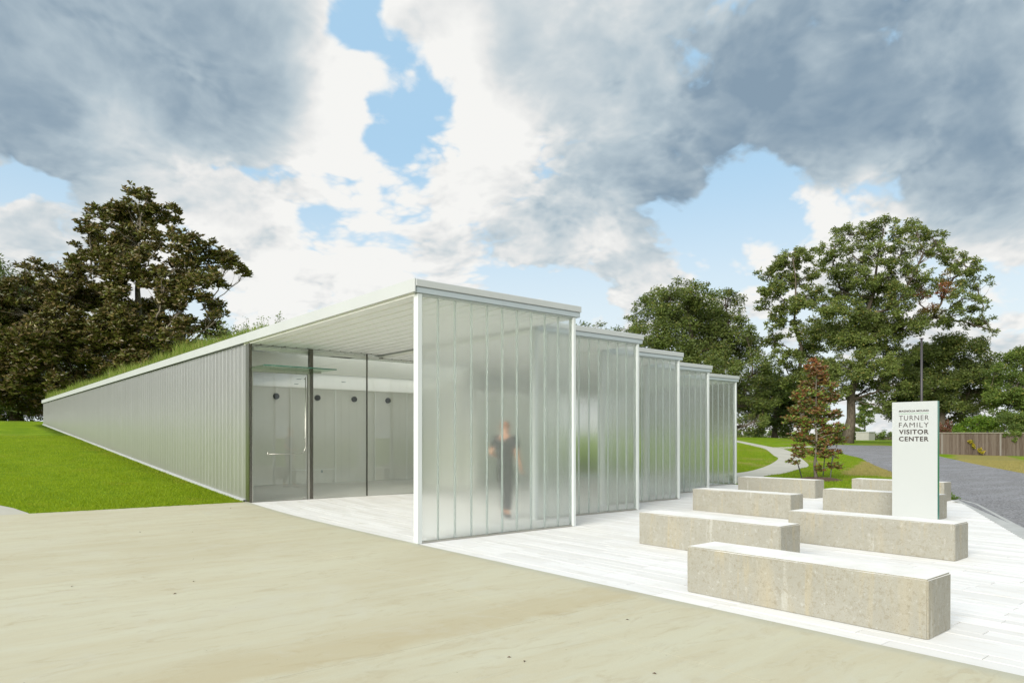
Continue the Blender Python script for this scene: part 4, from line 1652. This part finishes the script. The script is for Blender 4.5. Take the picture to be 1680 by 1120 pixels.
# trees out on the left lawn side (their reflection darkens the glass side wall)
for i, (tx, ty, s_, lab) in enumerate([(-8, 57, 1.0, 'round-crowned tree beyond the left lawn, mirrored in the side wall'), (-19, 52, 1.1, 'broad tree beyond the left lawn, outermost of the mirrored trees')]):
    R_ = random.Random(40 + i)
    bl = [(tx + R_.uniform(-4, 4) * s_, ty + R_.uniform(-4, 4) * s_, 4.5 + R_.uniform(0, 9) * s_, R_.uniform(1.8, 2.6) * s_) for _ in range(18)]
    tree('shade_tree', lab, (tx, ty, float(T(tx, ty))), bl, M['leaf_oak'], M['bark'], trunk_r=0.4, leaf=0.42, n_leaf=16000, sub=0.45, seed=40 + i)

# live oak in the middle
oak = [(1075, 500, 34), (1045, 520, 20), (1040, 560, 30), (1090, 540, 44), (1100, 490, 30), (1120, 480, 26), (1150, 490, 34), (1140, 530, 48), (1190, 490, 24), (1205, 490, 16), (1195, 530, 34),
       (1185, 560, 44), (1100, 585, 44), (1140, 590, 44), (1225, 550, 20), (1215, 580, 36), (1235, 600, 30), (1060, 590, 34), (1180, 610, 44), (1240, 630, 28), (1220, 650, 36), (1255, 660, 24),
       (1195, 665, 36), (1240, 690, 24), (1215, 700, 24), (1130, 640, 40), (1080, 640, 40), (1170, 690, 34), (1110, 690, 40), (1050, 690, 40)]
tree('live_oak', 'broad dark live oak rising behind the stepped glass screens', gbase(1150, 82), px_blobs(oak, 82, 4.5, 12), M['leaf_oak'], M['bark'],
     trunk_r=0.7, leaf=0.30, n_leaf=98000, sub=0.31, seed=12, top=W(1130, 490, 82), subk=15, branch_r=0.16)
tree('evergreen_tree', 'low dark treetops peeking over the first roof step', gbase(990, 120), px_blobs([(960, 537, 14), (985, 540, 14), (1005, 545, 14), (1030, 550, 14), (940, 545, 16), (980, 575, 40), (1020, 580, 36), (940, 590, 40), (970, 630, 40), (1030, 640, 40)], 120, 3, 13),
     M['leaf_dark'], M['bark'], trunk_r=0.5, leaf=0.42, n_leaf=22000, sub=0.42, seed=13)
# dark undergrowth belt and small trunks behind the lawn
tree('evergreen_tree', 'dark spreading tree right of the live oak, over the path', gbase(1272, 92), px_blobs([(1260, 640, 34), (1290, 640, 30), (1310, 650, 30), (1275, 675, 30), (1300, 690, 26), (1250, 690, 22), (1330, 640, 28), (1330, 680, 24), (1262, 612, 20), (1240, 705, 14), (1290, 705, 12)], 92, 3, 14),
     M['leaf_dark'], M['bark'], trunk_r=0.4, leaf=0.32, n_leaf=34000, sub=0.42, seed=14, subk=14)

# the two tall trees at right
t1 = [(1300, 425, 24), (1320, 420, 18), (1275, 430, 20), (1255, 450, 16), (1265, 475, 24), (1250, 500, 14), (1290, 460, 22), (1320, 455, 22), (1280, 520, 22), (1300, 500, 24), (1330, 490, 24), (1270, 560, 20), (1285, 590, 26), (1320, 540, 28),
      (1330, 580, 28), (1300, 620, 26), (1345, 610, 26), (1265, 535, 12), (1340, 440, 14)]
tree('tall_tree', 'slender tall tree with an airy crown left of the largest tree', gbase(1322, 78), px_blobs(t1, 78, 2.0, 20), M['leaf_tall'], M['bark'],
     trunk_r=0.32, leaf=0.30, n_leaf=26000, sub=0.28, seed=20, top=W(1300, 420, 78), subk=15, branch_r=0.10)
t2 = [(1370, 405, 22), (1390, 385, 22), (1420, 380, 24), (1450, 375, 22), (1480, 375, 24), (1505, 375, 20), (1530, 390, 20), (1365, 440, 26), (1400, 420, 26), (1440, 415, 26), (1480, 410, 24), (1515, 415, 22), (1545, 415, 16), (1540, 395, 12),
      (1380, 475, 28), (1420, 455, 34), (1460, 450, 34), (1500, 450, 24), (1570, 425, 20), (1590, 440, 22), (1605, 465, 18), (1565, 455, 22), (1580, 490, 24), (1600, 500, 18), (1550, 480, 18), (1515, 468, 20), (1500, 480, 22),
      (1350, 500, 26), (1390, 515, 34), (1430, 500, 36), (1475, 495, 30), (1360, 550, 34), (1400, 555, 40), (1445, 545, 38), (1490, 530, 30), (1350, 600, 30), (1390, 605, 38), (1435, 600, 36), (1475, 580, 30), (1370, 640, 28),
      (1420, 640, 30), (1460, 630, 28), (1590, 530, 16), (1615, 525, 18), (1625, 540, 12), (1560, 520, 22), (1530, 520, 24), (1350, 655, 20), (1450, 665, 18)]
tree('tall_tree', 'largest spreading tree with a rust-coloured patch high in its crown', gbase(1389, 70), px_blobs(t2, 70, 3.2, 21), M['leaf_tall'], M['bark'],
     trunk_r=0.50, leaf=0.25, n_leaf=88000, sub=0.27, seed=21, top=W(1440, 400, 70), subk=17, branch_r=0.13)
t3 = [(1500, 590, 36), (1540, 570, 34), (1580, 570, 30), (1600, 600, 30), (1560, 610, 36), (1520, 630, 36), (1590, 640, 34), (1550, 655, 34), (1500, 650, 30), (1475, 620, 26), (1480, 670, 24), (1620, 620, 20), (1615, 655, 24), (1465, 655, 20), (1580, 680, 24), (1535, 690, 20)]
tree('spreading_tree', 'low broad olive-green tree directly behind the white sign', gbase(1545, 78), px_blobs(t3, 78, 3, 22), M['leaf_oak'], M['bark'],
     trunk_r=0.45, leaf=0.28, n_leaf=60000, sub=0.36, seed=22, subk=14)
t4 = [(1660, 590, 20), (1685, 580, 24), (1645, 615, 22), (1670, 630, 26), (1700, 620, 30), (1640, 650, 22), (1665, 665, 28), (1700, 660, 30), (1640, 685, 20), (1680, 695, 20), (1635, 600, 10), (1625, 640, 12), (1720, 580, 30), (1730, 690, 30)]
tree('spreading_tree', 'leafy mid-green tree cut by the right edge, above the fence', gbase(1675, 70), px_blobs(t4, 70, 2, 23), M['leaf_edge'], M['bark'],
     trunk_r=0.35, leaf=0.24, n_leaf=40000, sub=0.36, seed=23, subk=14)
# far hedge, distant tree, wall
hb = []
R_ = random.Random(31)
for px in range(1180, 1560, 9):
    dd = 150 + R_.uniform(-5, 5)
    hb.append((*W(px, 716 + R_.uniform(-5, 5), dd), R_.uniform(0.9, 1.5)))


def bush(name, label, blobs, mat, n_leaf, leaf, seed, cat='bush', group=None, trunk=0.04):
    r = np.random.default_rng(seed)
    B = np.array(blobs, float)
    c = B[:, :3].mean(0)
    gz_ = float(T(c[0], c[1]))
    root = empty(name, (c[0], c[1], gz_), label, cat, group)
    w_ = B[:, 3] ** 2
    mb = MB()
    P = []
    for (x_, y_, z_, r_), c_ in zip(B, (n_leaf * w_ / w_.sum()).astype(int)):
        g0 = (x_ * .6 + c[0] * .4, y_ * .6 + c[1] * .4, float(T(x_, y_)) - 0.05)
        mb.tube([g0, ((g0[0] + x_) / 2, (g0[1] + y_) / 2, (g0[2] * .4 + z_ * .6)), (x_, y_, z_)], [trunk, trunk * .7, trunk * .3], 5)
        ns = 7
        for _ in range(ns):
            v = r.normal(size=3)
            v /= np.linalg.norm(v)
            tip = np.array([x_, y_, z_]) + v * r_ * 0.65
            q_ = r.normal(size=(max(2, c_ // ns), 3))
            q_ /= np.linalg.norm(q_, axis=1)[:, None]
            P.append(tip + q_ * r_ * 0.42 * r.random((len(q_), 1)) ** 0.4)
            mb.tube([(x_, y_, z_ - r_ * .3), tuple(tip)], [trunk * .4, trunk * .15], 4)
    mb.build('stem', M['bark'], root)
    leaf_mesh('foliage', np.concatenate(P), leaf, mat, root, seed + 9)
    return root


bush('hedge', 'far green hedge beyond the gravel road, left of the sign', hb, M['leaf_edge'], 16000, 0.45, 31, 'hedge', trunk=0.1)
tree('distant_tree', 'small pale distant tree framed under the largest tree', gbase(1418, 190), px_blobs([(1418, 668, 10), (1408, 680, 9), (1428, 680, 9), (1420, 692, 10), (1436, 672, 7), (1404, 690, 8)], 190, 1.5, 33),
     M['leaf_edge'], M['bark'], trunk_r=0.3, leaf=0.5, n_leaf=4500, sub=0.4, seed=33)
fw = W(1422, 712, 140)
fb_ = empty('far_building', (fw[0], fw[1], float(T(fw[0], fw[1]))), 'tiny grey flat-roofed building beyond the hedge', 'building')
MB().box(fw[0] - 1.4, fw[1] - 1.0, fw[2] - 3, fw[0] + 1.4, fw[1] + 1.5, fw[2] + 0.35).build('wall', M['building_far'], fb_)
MB().box(fw[0] - 1.5, fw[1] - 1.1, fw[2] + 0.355, fw[0] + 1.5, fw[1] + 1.6, fw[2] + 0.5).build('roof', M['curb'], fb_)

# shrubs behind the fence
bush('shrub', 'bright lime-green bush over the left part of the fence', [(*W(1585, 702, 58), 1.0), (*W(1600, 694, 58), 0.95), (*W(1615, 700, 58.5), 1.0), (*W(1574, 708, 58), 0.7), (*W(1632, 705, 59), 0.9)], M['leaf_light'], 9000, 0.17, 61)
bush('shrub', 'darker green bush at the right end of the fence', [(*W(1650, 698, 57), 1.0), (*W(1668, 694, 57), 1.1), (*W(1684, 700, 57), 1.1)], M['leaf_edge'], 8000, 0.16, 62)
bush('flowering_shrub', 'pinkish-red blossom shrub behind the fence beside the sign', [(*W(1546, 700, 62), 0.75), (*W(1556, 703, 62), 0.7), (*W(1538, 705, 62), 0.6)], M['leaf_pink'], 4200, 0.14, 63)
fpt = at(1600, 746)
bush('flowering_vine', 'yellow-flowered vine leaning on the brown fence boards', [(fpt[0] - 0.3, fpt[1] - 0.35, fz + 0.35, 0.22), (fpt[0] - 0.5, fpt[1] - 0.1, fz + 0.65, 0.22), (fpt[0] - 0.7, fpt[1] + 0.1, fz + 0.95, 0.2), (fpt[0] - 0.1, fpt[1] - 0.5, fz + 0.2, 0.18)], M['leaf_yellow'], 1000, 0.09, 64, 'vine', trunk=0.012)
vp = at(1650, 747)
bush('climbing_vine', 'green creeper hanging over the top of the fence', [(*(fb - fd * 1.6), fz + FH - 0.15, 0.30), (*(fb - fd * 1.1), fz + FH, 0.32), (*(fb - fd * 0.6), fz + FH - 0.05, 0.30), (*(fb - fd * 0.9), fz + FH - 0.45, 0.26)], M['leaf_edge'], 2400, 0.10, 65, 'vine', trunk=0.012)
gp = W(1572, 824, 15.2)
bush('weed_clump', 'small green weed tuft at the curb end by the far right bench', [(14.0, -2.2, 0.06, 0.10), (14.1, -2.05, 0.07, 0.10), (13.95, -2.0, 0.05, 0.08)], M['leaf_light'], 260, 0.05, 66, 'weeds', trunk=0.003)
bush('tall_weed', 'feathery weeds at the lawn edge where the path meets the last screen', [(15.0, 4.6, 0.10, 0.12), (15.3, 4.9, 0.14, 0.12), (15.15, 4.3, 0.08, 0.1)], M['leaf_weed'], 300, 0.05, 67, 'weeds', trunk=0.003)

# roof weeds near the entrance: parts of the planted roof
wp = []
wx = RNG.uniform(0.05, 0.9, 34)
wy = RNG.uniform(6.3, 11.5, 34)
mb = MB()
for a, b in zip(wx, wy):
    z0 = float(soil_z(a, b))
    h_ = RNG.uniform(0.22, 0.55)
    lx, ly = RNG.uniform(-.15, .15), RNG.uniform(-.15, .15)
    mb.tube([(a, b, z0), (a + lx * .4, b + ly * .4, z0 + h_ * .5), (a + lx, b + ly, z0 + h_)], [0.006, 0.004, 0.002], 4)
    m_ = 60
    t_ = RNG.random((m_, 1)) ** 0.7
    p = np.array([a, b, z0]) + np.array([lx, ly, h_]) * t_
    wp.append(p + RNG.normal(size=(m_, 3)) * 0.055)
wd = part_empty('roof_weeds', bld)
mb.build('weed_stems', M['bark'], wd)['kind'] = 'stuff'
leaf_mesh('weed_leaves', np.concatenate(wp), 0.05, M['leaf_weed'], wd, 77)['kind'] = 'stuff'

# young magnolia with stakes and mulch
yx, yy_ = at(1340, 787.5)
yz = float(T(yx, yy_))
dY = (yx - CAMX) * EVY + (yy_ - CAMY) * EVX
yb_ = [(1336, 596, 9), (1347, 603, 9), (1330, 612, 11), (1350, 620, 12), (1338, 630, 12), (1322, 632, 10), (1357, 634, 9), (1315, 648, 12), (1340, 650, 14), (1360, 652, 11), (1303, 655, 7), (1328, 668, 14), (1350, 672, 14), (1308, 675, 12), (1370, 680, 12),
       (1298, 688, 10), (1318, 695, 14), (1342, 695, 15), (1362, 702, 14), (1378, 705, 9), (1305, 712, 12), (1330, 720, 15), (1355, 722, 14), (1375, 722, 10), (1315, 738, 12), (1303, 742, 9), (1345, 742, 14), (1370, 745, 10), (1300, 758, 6), (1360, 765, 6), (1376, 763, 6), (1344, 768, 6)]
tree('young_magnolia', 'young staked magnolia with rusty and green leaves behind the far benches', (yx, yy_, yz), px_blobs(yb_, dY, 0.42, 55), M['leaf_young'], M['bark_pale'],
     trunk_r=0.055, leaf=0.135, n_leaf=9800, sub=0.5, seed=55, rosette=True, top=W(1338, 590, dY), branch_r=0.022, aspect=0.45, subk=30, flat=0.9)
for (pxa, pya, pxb, pyb, lab) in ((1307, 754, 1317, 786, 'dark leaning stake left of the young magnolia'), (1354, 738, 1350, 781, 'dark stake behind the young magnolia trunk'), (1366, 745, 1362, 787, 'dark upright stake right of the young magnolia')):
    bx_, by_ = at(pxb, pyb)
    dd = (bx_ - CAMX) * EVY + (by_ - CAMY) * EVX
    tp = W(pxa, pya, dd)
    o = MB().tube([(bx_, by_, float(T(bx_, by_)) - 0.05), tuple(tp)], 0.018, 6).build('tree_stake', M['pole'])
    tag(o, lab, 'stake', 'stakes round the young magnolia')
V, F_ = [(yx + 0.15, yy_, yz + 0.11)], []
for k in range(28):
    a = 2 * math.pi * k / 28
    for rr, zz in ((0.4, 0.09), (0.62, 0.05), (0.82, -0.03)):
        j = random.uniform(0.92, 1.08)
        V.append((yx + 0.15 + math.cos(a) * rr * j, yy_ + math.sin(a) * rr * j, yz + zz + random.uniform(-.012, .012)))
for k in range(28):
    a, b = 1 + k * 3, 1 + ((k + 1) % 28) * 3
    F_ += [(0, a, b, b), (a, a + 1, b + 1, b), (a + 1, a + 2, b + 2, b + 1)]
mb = MB()
mb.v = V
mb.f = [tuple(dict.fromkeys(f_)) for f_ in F_]
o = mb.build('mulch', M['mulch'])
tag(o, 'round bed of brown mulch under the young magnolia', kind='stuff')

# ------------------------------------------------------------------ lawn grass
def poly_mask(X, Y, keep):
    return keep(X, Y)


n = 330000
r_ = np.random.default_rng(90)
# left lawn: denser near the camera
Xg = -0.08 - 14 * r_.random(n) ** 1.15
Yg = 6.3 + 24 * r_.random(n) ** 1.7
ok = (Yg > le_y(Xg) - 0.03 + 0.05 * np.sin(Xg * 9) * np.sin(Xg * 23)) & (Xg > -0.98 * (Yg - 4.0) - 0.9)
wl_a, wl_b = np.array(wl[1]), np.array(wl[3])
inwalk = (Yg < np.interp(Xg, [wl[0][0], wl[1][0], wl[2][0], wl[3][0]], [wl[0][1], wl[1][1], wl[2][1], wl[3][1]])) & (Xg < wl[3][0])
ok &= ~inwalk
Xg, Yg = Xg[ok], Yg[ok]
dens = 0.5 + 0.5 * np.sin(Xg * 2.1 + np.sin(Yg * 1.7)) * np.sin(Yg * 1.9)
hgt = (0.022 + 0.035 * r_.random(len(Xg))) * (0.8 + 0.35 * dens)
V, F3, tv = blades(np.stack([Xg, Yg, T(Xg, Yg) - 0.003], -1), hgt, 0.0035, 0.9, 91)
o = np_mesh('lawn_grass', V, F3, M['grass'], vals=tv)
tag(o, 'short vivid green grass covering the left lawn', kind='stuff')
# right lawn near the young magnolia
n = 150000
Xg = 13.6 + 34 * r_.random(n) ** 1.2
Yg = -3 + 26 * r_.random(n)


def pip(X, Y, poly):
    poly = np.array(poly)
    c = np.zeros(X.shape, bool)
    j = len(poly) - 1
    for i in range(len(poly)):
        xi, yi = poly[i]
        xj, yj = poly[j]
        t = ((yi > Y) != (yj > Y)) & (X < (xj - xi) * (Y - yi) / (yj - yi + 1e-12) + xi)
        c ^= t
        j = i
    return c


road_poly = list(Lr) + list(Rr)[::-1]
path_poly = [tuple(p) for p in pl2] + [tuple(p) for p in pr2][::-1]
ok = ~pip(Xg, Yg, road_poly) & ~pip(Xg, Yg, path_poly)
ok &= ~((Xg < 14.6) & (Yg > 3.1)) & ~((Yg > 11) & (Xg < 14.9))
ok &= (Xg - CAMX) * 0.25 < (Yg - CAMY) + 2
ok &= np.hypot(Xg - yx - 0.15, Yg - yy_) > 0.78
ok &= ((Xg > 13.55) & (Yg > -2.2))
Xg, Yg = Xg[ok], Yg[ok]
hgt = 0.03 + 0.05 * r_.random(len(Xg))
V, F3, tv = blades(np.stack([Xg, Yg, T(Xg, Yg) - 0.003], -1), hgt, 0.008, 0.8, 93)
M['grass_r'] = mat_blade('right_lawn_blades', (0.125, 0.20, 0.004), (0.225, 0.30, 0.012), (0.32, 0.23, 0.06), 0.35, 0.06)
o = np_mesh('lawn_grass', V, F3, M['grass_r'], vals=tv)
tag(o, 'green and straw-coloured grass around the young magnolia and path', kind='stuff')

# a few dry leaves on the concrete
lm = None
for i, (px, py) in enumerate([(231, 874), (328, 862), (315, 874), (317, 919), (317, 957), (377, 835), (118, 964), (832, 1082), (860, 1091), (1032, 1017 + 3), (1070, 1110), (284, 977)]):
    lx, ly = at(px, py)
    s_ = 0.010 + 0.007 * random.random()
    a = random.uniform(0, 6.28)
    ca_, sa_ = math.cos(a), math.sin(a)
    on_p = lx > 0
    z0 = float(T(lx, ly)) + 0.018
    V = [(0, 0, 0.001), (s_, s_ * .45, 0.008), (2 * s_, 0, 0.002), (s_, -s_ * .45, 0.006), (0, 0, 0.0), (s_, s_ * .45, 0.006), (2 * s_, 0, 0.001), (s_, -s_ * .45, 0.004)]
    V = [(lx + ca_ * v[0] - sa_ * v[1], ly + sa_ * v[0] + ca_ * v[1], z0 + v[2]) for v in V]
    mb = MB()
    mb.v = V
    mb.f = [(0, 1, 2, 3), (4, 7, 6, 5), (0, 4, 5, 1), (1, 5, 6, 2), (2, 6, 7, 3), (3, 7, 4, 0)]
    o = mb.build('fallen_leaf', M['mulch'])
    tag(o, 'tiny dry brown leaf lying on the tan concrete', 'leaf', 'dry leaves scattered on the driveway')


# ------------------------------------------------------------------ person behind the first screen
def skinned(name, joints, edges, mat, parent, levels=2, root=0, origin=(0, 0, 0)):
    """joints: list of (x,y,z,rx,ry)"""
    me = bpy.data.meshes.new(name)
    me.from_pydata([j[:3] for j in joints], edges, [])
    o = bpy.data.objects.new(name, me)
    COL.objects.link(o)
    sk = o.modifiers.new('skin', 'SKIN')
    sk.use_smooth_shade = True
    if not me.skin_vertices:
        bm = bmesh.new()
        bm.from_mesh(me)
        bm.verts.layers.skin.verify()
        bm.to_mesh(me)
        bm.free()
    for i, j in enumerate(joints):
        me.skin_vertices[0].data[i].radius = (j[3], j[4])
        me.skin_vertices[0].data[i].use_root = (i == root)
    sb = o.modifiers.new('sub', 'SUBSURF')
    sb.levels = levels
    sb.render_levels = levels
    bpy.context.view_layer.update()
    me2 = bpy.data.meshes.new_from_object(o.evaluated_get(bpy.context.evaluated_depsgraph_get()))
    COL.objects.unlink(o)
    bpy.data.objects.remove(o)
    me2.materials.clear()
    me2.materials.append(mat)
    me2.polygons.foreach_set('use_smooth', np.full(len(me2.polygons), True))
    o2 = bpy.data.objects.new(name, me2)
    COL.objects.link(o2)
    if parent is not None:
        o2.parent = parent
    return o2


M['skin'] = mat_simple('skin', (0.55, 0.28, 0.17), 0.55)
M['hair'] = mat_simple('ginger_hair', (0.30, 0.11, 0.035), 0.6)
M['shirt'] = mat_simple('black_cotton', (0.025, 0.024, 0.028), 0.85)
M['trouser'] = mat_simple('charcoal_trousers', (0.030, 0.030, 0.030), 0.85)
M['shoe'] = mat_simple('dark_shoe', (0.03, 0.03, 0.03), 0.6)


def make_person():
    # local frame: x to his right hand side as seen from behind is +x, walking towards +y
    root = empty('person', (2.93, 1.62, float(T(2.93, 1.62)) + 0.005), 'man in black T-shirt and dark trousers walking away behind frosted glass', 'person', rz=-HEAD - 0.15)
    J = [
        (0, 0, 0.96, .125, .09),      # 0 pelvis
        (0, 0.01, 1.14, .115, .085),    # 1 waist
        (0, 0.02, 1.32, .165, .115),   # 2 chest
        (0, 0.02, 1.46, .13, .09),     # 3 upper chest
        (0, 0.03, 1.54, .058, .058),   # 4 neck
        (0, 0.05, 1.62, .075, .085),   # 5 head low
        (0, 0.055, 1.70, .080, .098),  # 6 head mid
        (0, 0.045, 1.775, .055, .068), # 7 head top
        (0.175, 0.02, 1.45, .062, .062),  # 8 R shoulder
        (0.225, 0.0, 1.19, .045, .045),    # 9 R elbow
        (0.285, 0.03, 0.95, .031, .031),   # 10 R wrist
        (-0.175, 0.02, 1.45, .062, .062),  # 11 L shoulder
        (-0.265, -0.03, 1.20, .045, .045),  # 12 L elbow
        (-0.19, 0.20, 1.13, .031, .031),  # 13 L wrist
        (0.085, 0.0, 0.88, .092, .092),   # 14 R hip
        (0.08, -0.06, 0.50, .060, .060),  # 15 R knee
        (0.085, -0.20, 0.13, .038, .042),  # 16 R ankle
        (0.09, -0.06, 0.045, .038, .030),  # 17 R toe
        (-0.085, 0.0, 0.88, .092, .092),  # 18 L hip
        (-0.02, 0.12, 0.50, .060, .060),  # 19 L knee
        (-0.045, 0.16, 0.12, .038, .042),  # 20 L ankle
        (-0.05, 0.30, 0.05, .038, .030),  # 21 L toe
    ]
    E_ = [(0, 1), (1, 2), (2, 3), (3, 4), (4, 5), (5, 6), (6, 7), (3, 8), (8, 9), (9, 10), (3, 11), (11, 12), (12, 13), (0, 14), (14, 15), (15, 16), (16, 17), (0, 18), (18, 19), (19, 20), (20, 21)]

    def hand(w, dirv, side):
        """palm and five fingers as chains from the wrist"""
        wv = Vector(J[w][:3])
        d_ = Vector(dirv).normalized()
        s_ = Vector((0, 1, 0)) if abs(d_.y) < 0.8 else Vector((0, 0, 1))
        s_ = (s_ - d_ * s_.dot(d_)).normalized()
        k_ = d_.cross(s_) * side
        palm = wv + d_ * 0.065
        J.append((*palm, .030, .022))
        pi_ = len(J) - 1
        E_.append((w, pi_))
        for q_, (off, ln) in enumerate([(-0.030, .062), (-0.011, .074), (0.009, .069), (0.028, .054)]):
            a = palm + s_ * off + d_ * 0.03
            b = a + d_ * ln * .55 + k_ * 0.006
            c = b + d_ * ln * .42 + k_ * 0.018
            i0 = len(J)
            J.extend([(*a, .0095, .0095), (*b, .0085, .0085), (*c, .007, .007)])
            E_.extend([(pi_, i0), (i0, i0 + 1), (i0 + 1, i0 + 2)])
        a = wv + d_ * 0.04 + s_ * -0.034
        b = a + d_ * 0.03 + s_ * -0.018
        i0 = len(J)
        J.extend([(*a, .012, .012), (*b, .010, .010)])
        E_.extend([(pi_, i0), (i0, i0 + 1)])

    hand(10, (0.25, 0.1, -0.95), 1)
    hand(13, (0.5, 0.6, 0.3), -1)
    skinned('body', J, E_, M['skin'], root)
    # face pieces on the far side of the head
    nose = MB().tube([(0, 0.142, 1.70), (0, 0.165, 1.668), (0, 0.145, 1.655)], [.010, .016, .010], 6)
    nose.build('nose', M['skin'], None, smooth=True).parent = root
    for s in (-1, 1):
        MB().tube([(s * 0.083, 0.045, 1.715), (s * 0.092, 0.035, 1.69), (s * 0.083, 0.045, 1.66)], [.010, .016, .008], 6).build('ear', M['skin'], None, smooth=True).parent = root
    g = 0.016
    shirt = [(0, 0, 0.86, .165, .13), (0, 0.01, 1.10, .160, .125), (0, 0.02, 1.32, .185, .13), (0, 0.02, 1.475, .160, .108), (0, .03, 1.50, .070, .066),
             (0.18, 0.02, 1.462, .084, .084), (0.214, 0.008, 1.26, .068, .068), (-0.18, 0.02, 1.462, .084, .084), (-0.240, -0.005, 1.27, .068, .068)]
    skinned('shirt', shirt, [(0, 1), (1, 2), (2, 3), (3, 4), (3, 5), (5, 6), (3, 7), (7, 8)], M['shirt'], root)
    tr_ = [(0, 0, 0.975, .150, .116), (0.085, 0, 0.87, .105, .105), (0.08, -0.06, 0.50, .080, .080), (0.085, -0.195, 0.14, .062, .062), (-0.085, 0, 0.87, .105, .105), (-0.02, 0.12, 0.50, .080, .080), (-0.045, 0.16, 0.13, .062, .062), (0, 0.005, 1.10, .135, .105)]
    skinned('trousers', tr_, [(0, 1), (1, 2), (2, 3), (0, 4), (4, 5), (5, 6), (0, 7)], M['trouser'], root)
    skinned('hair', [(0, 0.015, 1.645, .085, .085), (0, 0.022, 1.72, .100, .108), (0, 0.03, 1.80, .075, .085)], [(0, 1), (1, 2)], M['hair'], root)
    skinned('shoe', [(0.085, -0.225, 0.07, .045, .045), (0.088, -0.12, 0.050, .048, .038), (0.09, -0.01, 0.040, .040, .026)], [(0, 1), (1, 2)], M['shoe'], root, 1)
    skinned('shoe', [(-0.045, 0.13, 0.07, .045, .045), (-0.048, 0.22, 0.050, .048, .038), (-0.05, 0.34, 0.040, .040, .026)], [(0, 1), (1, 2)], M['shoe'], root, 1)


make_person()
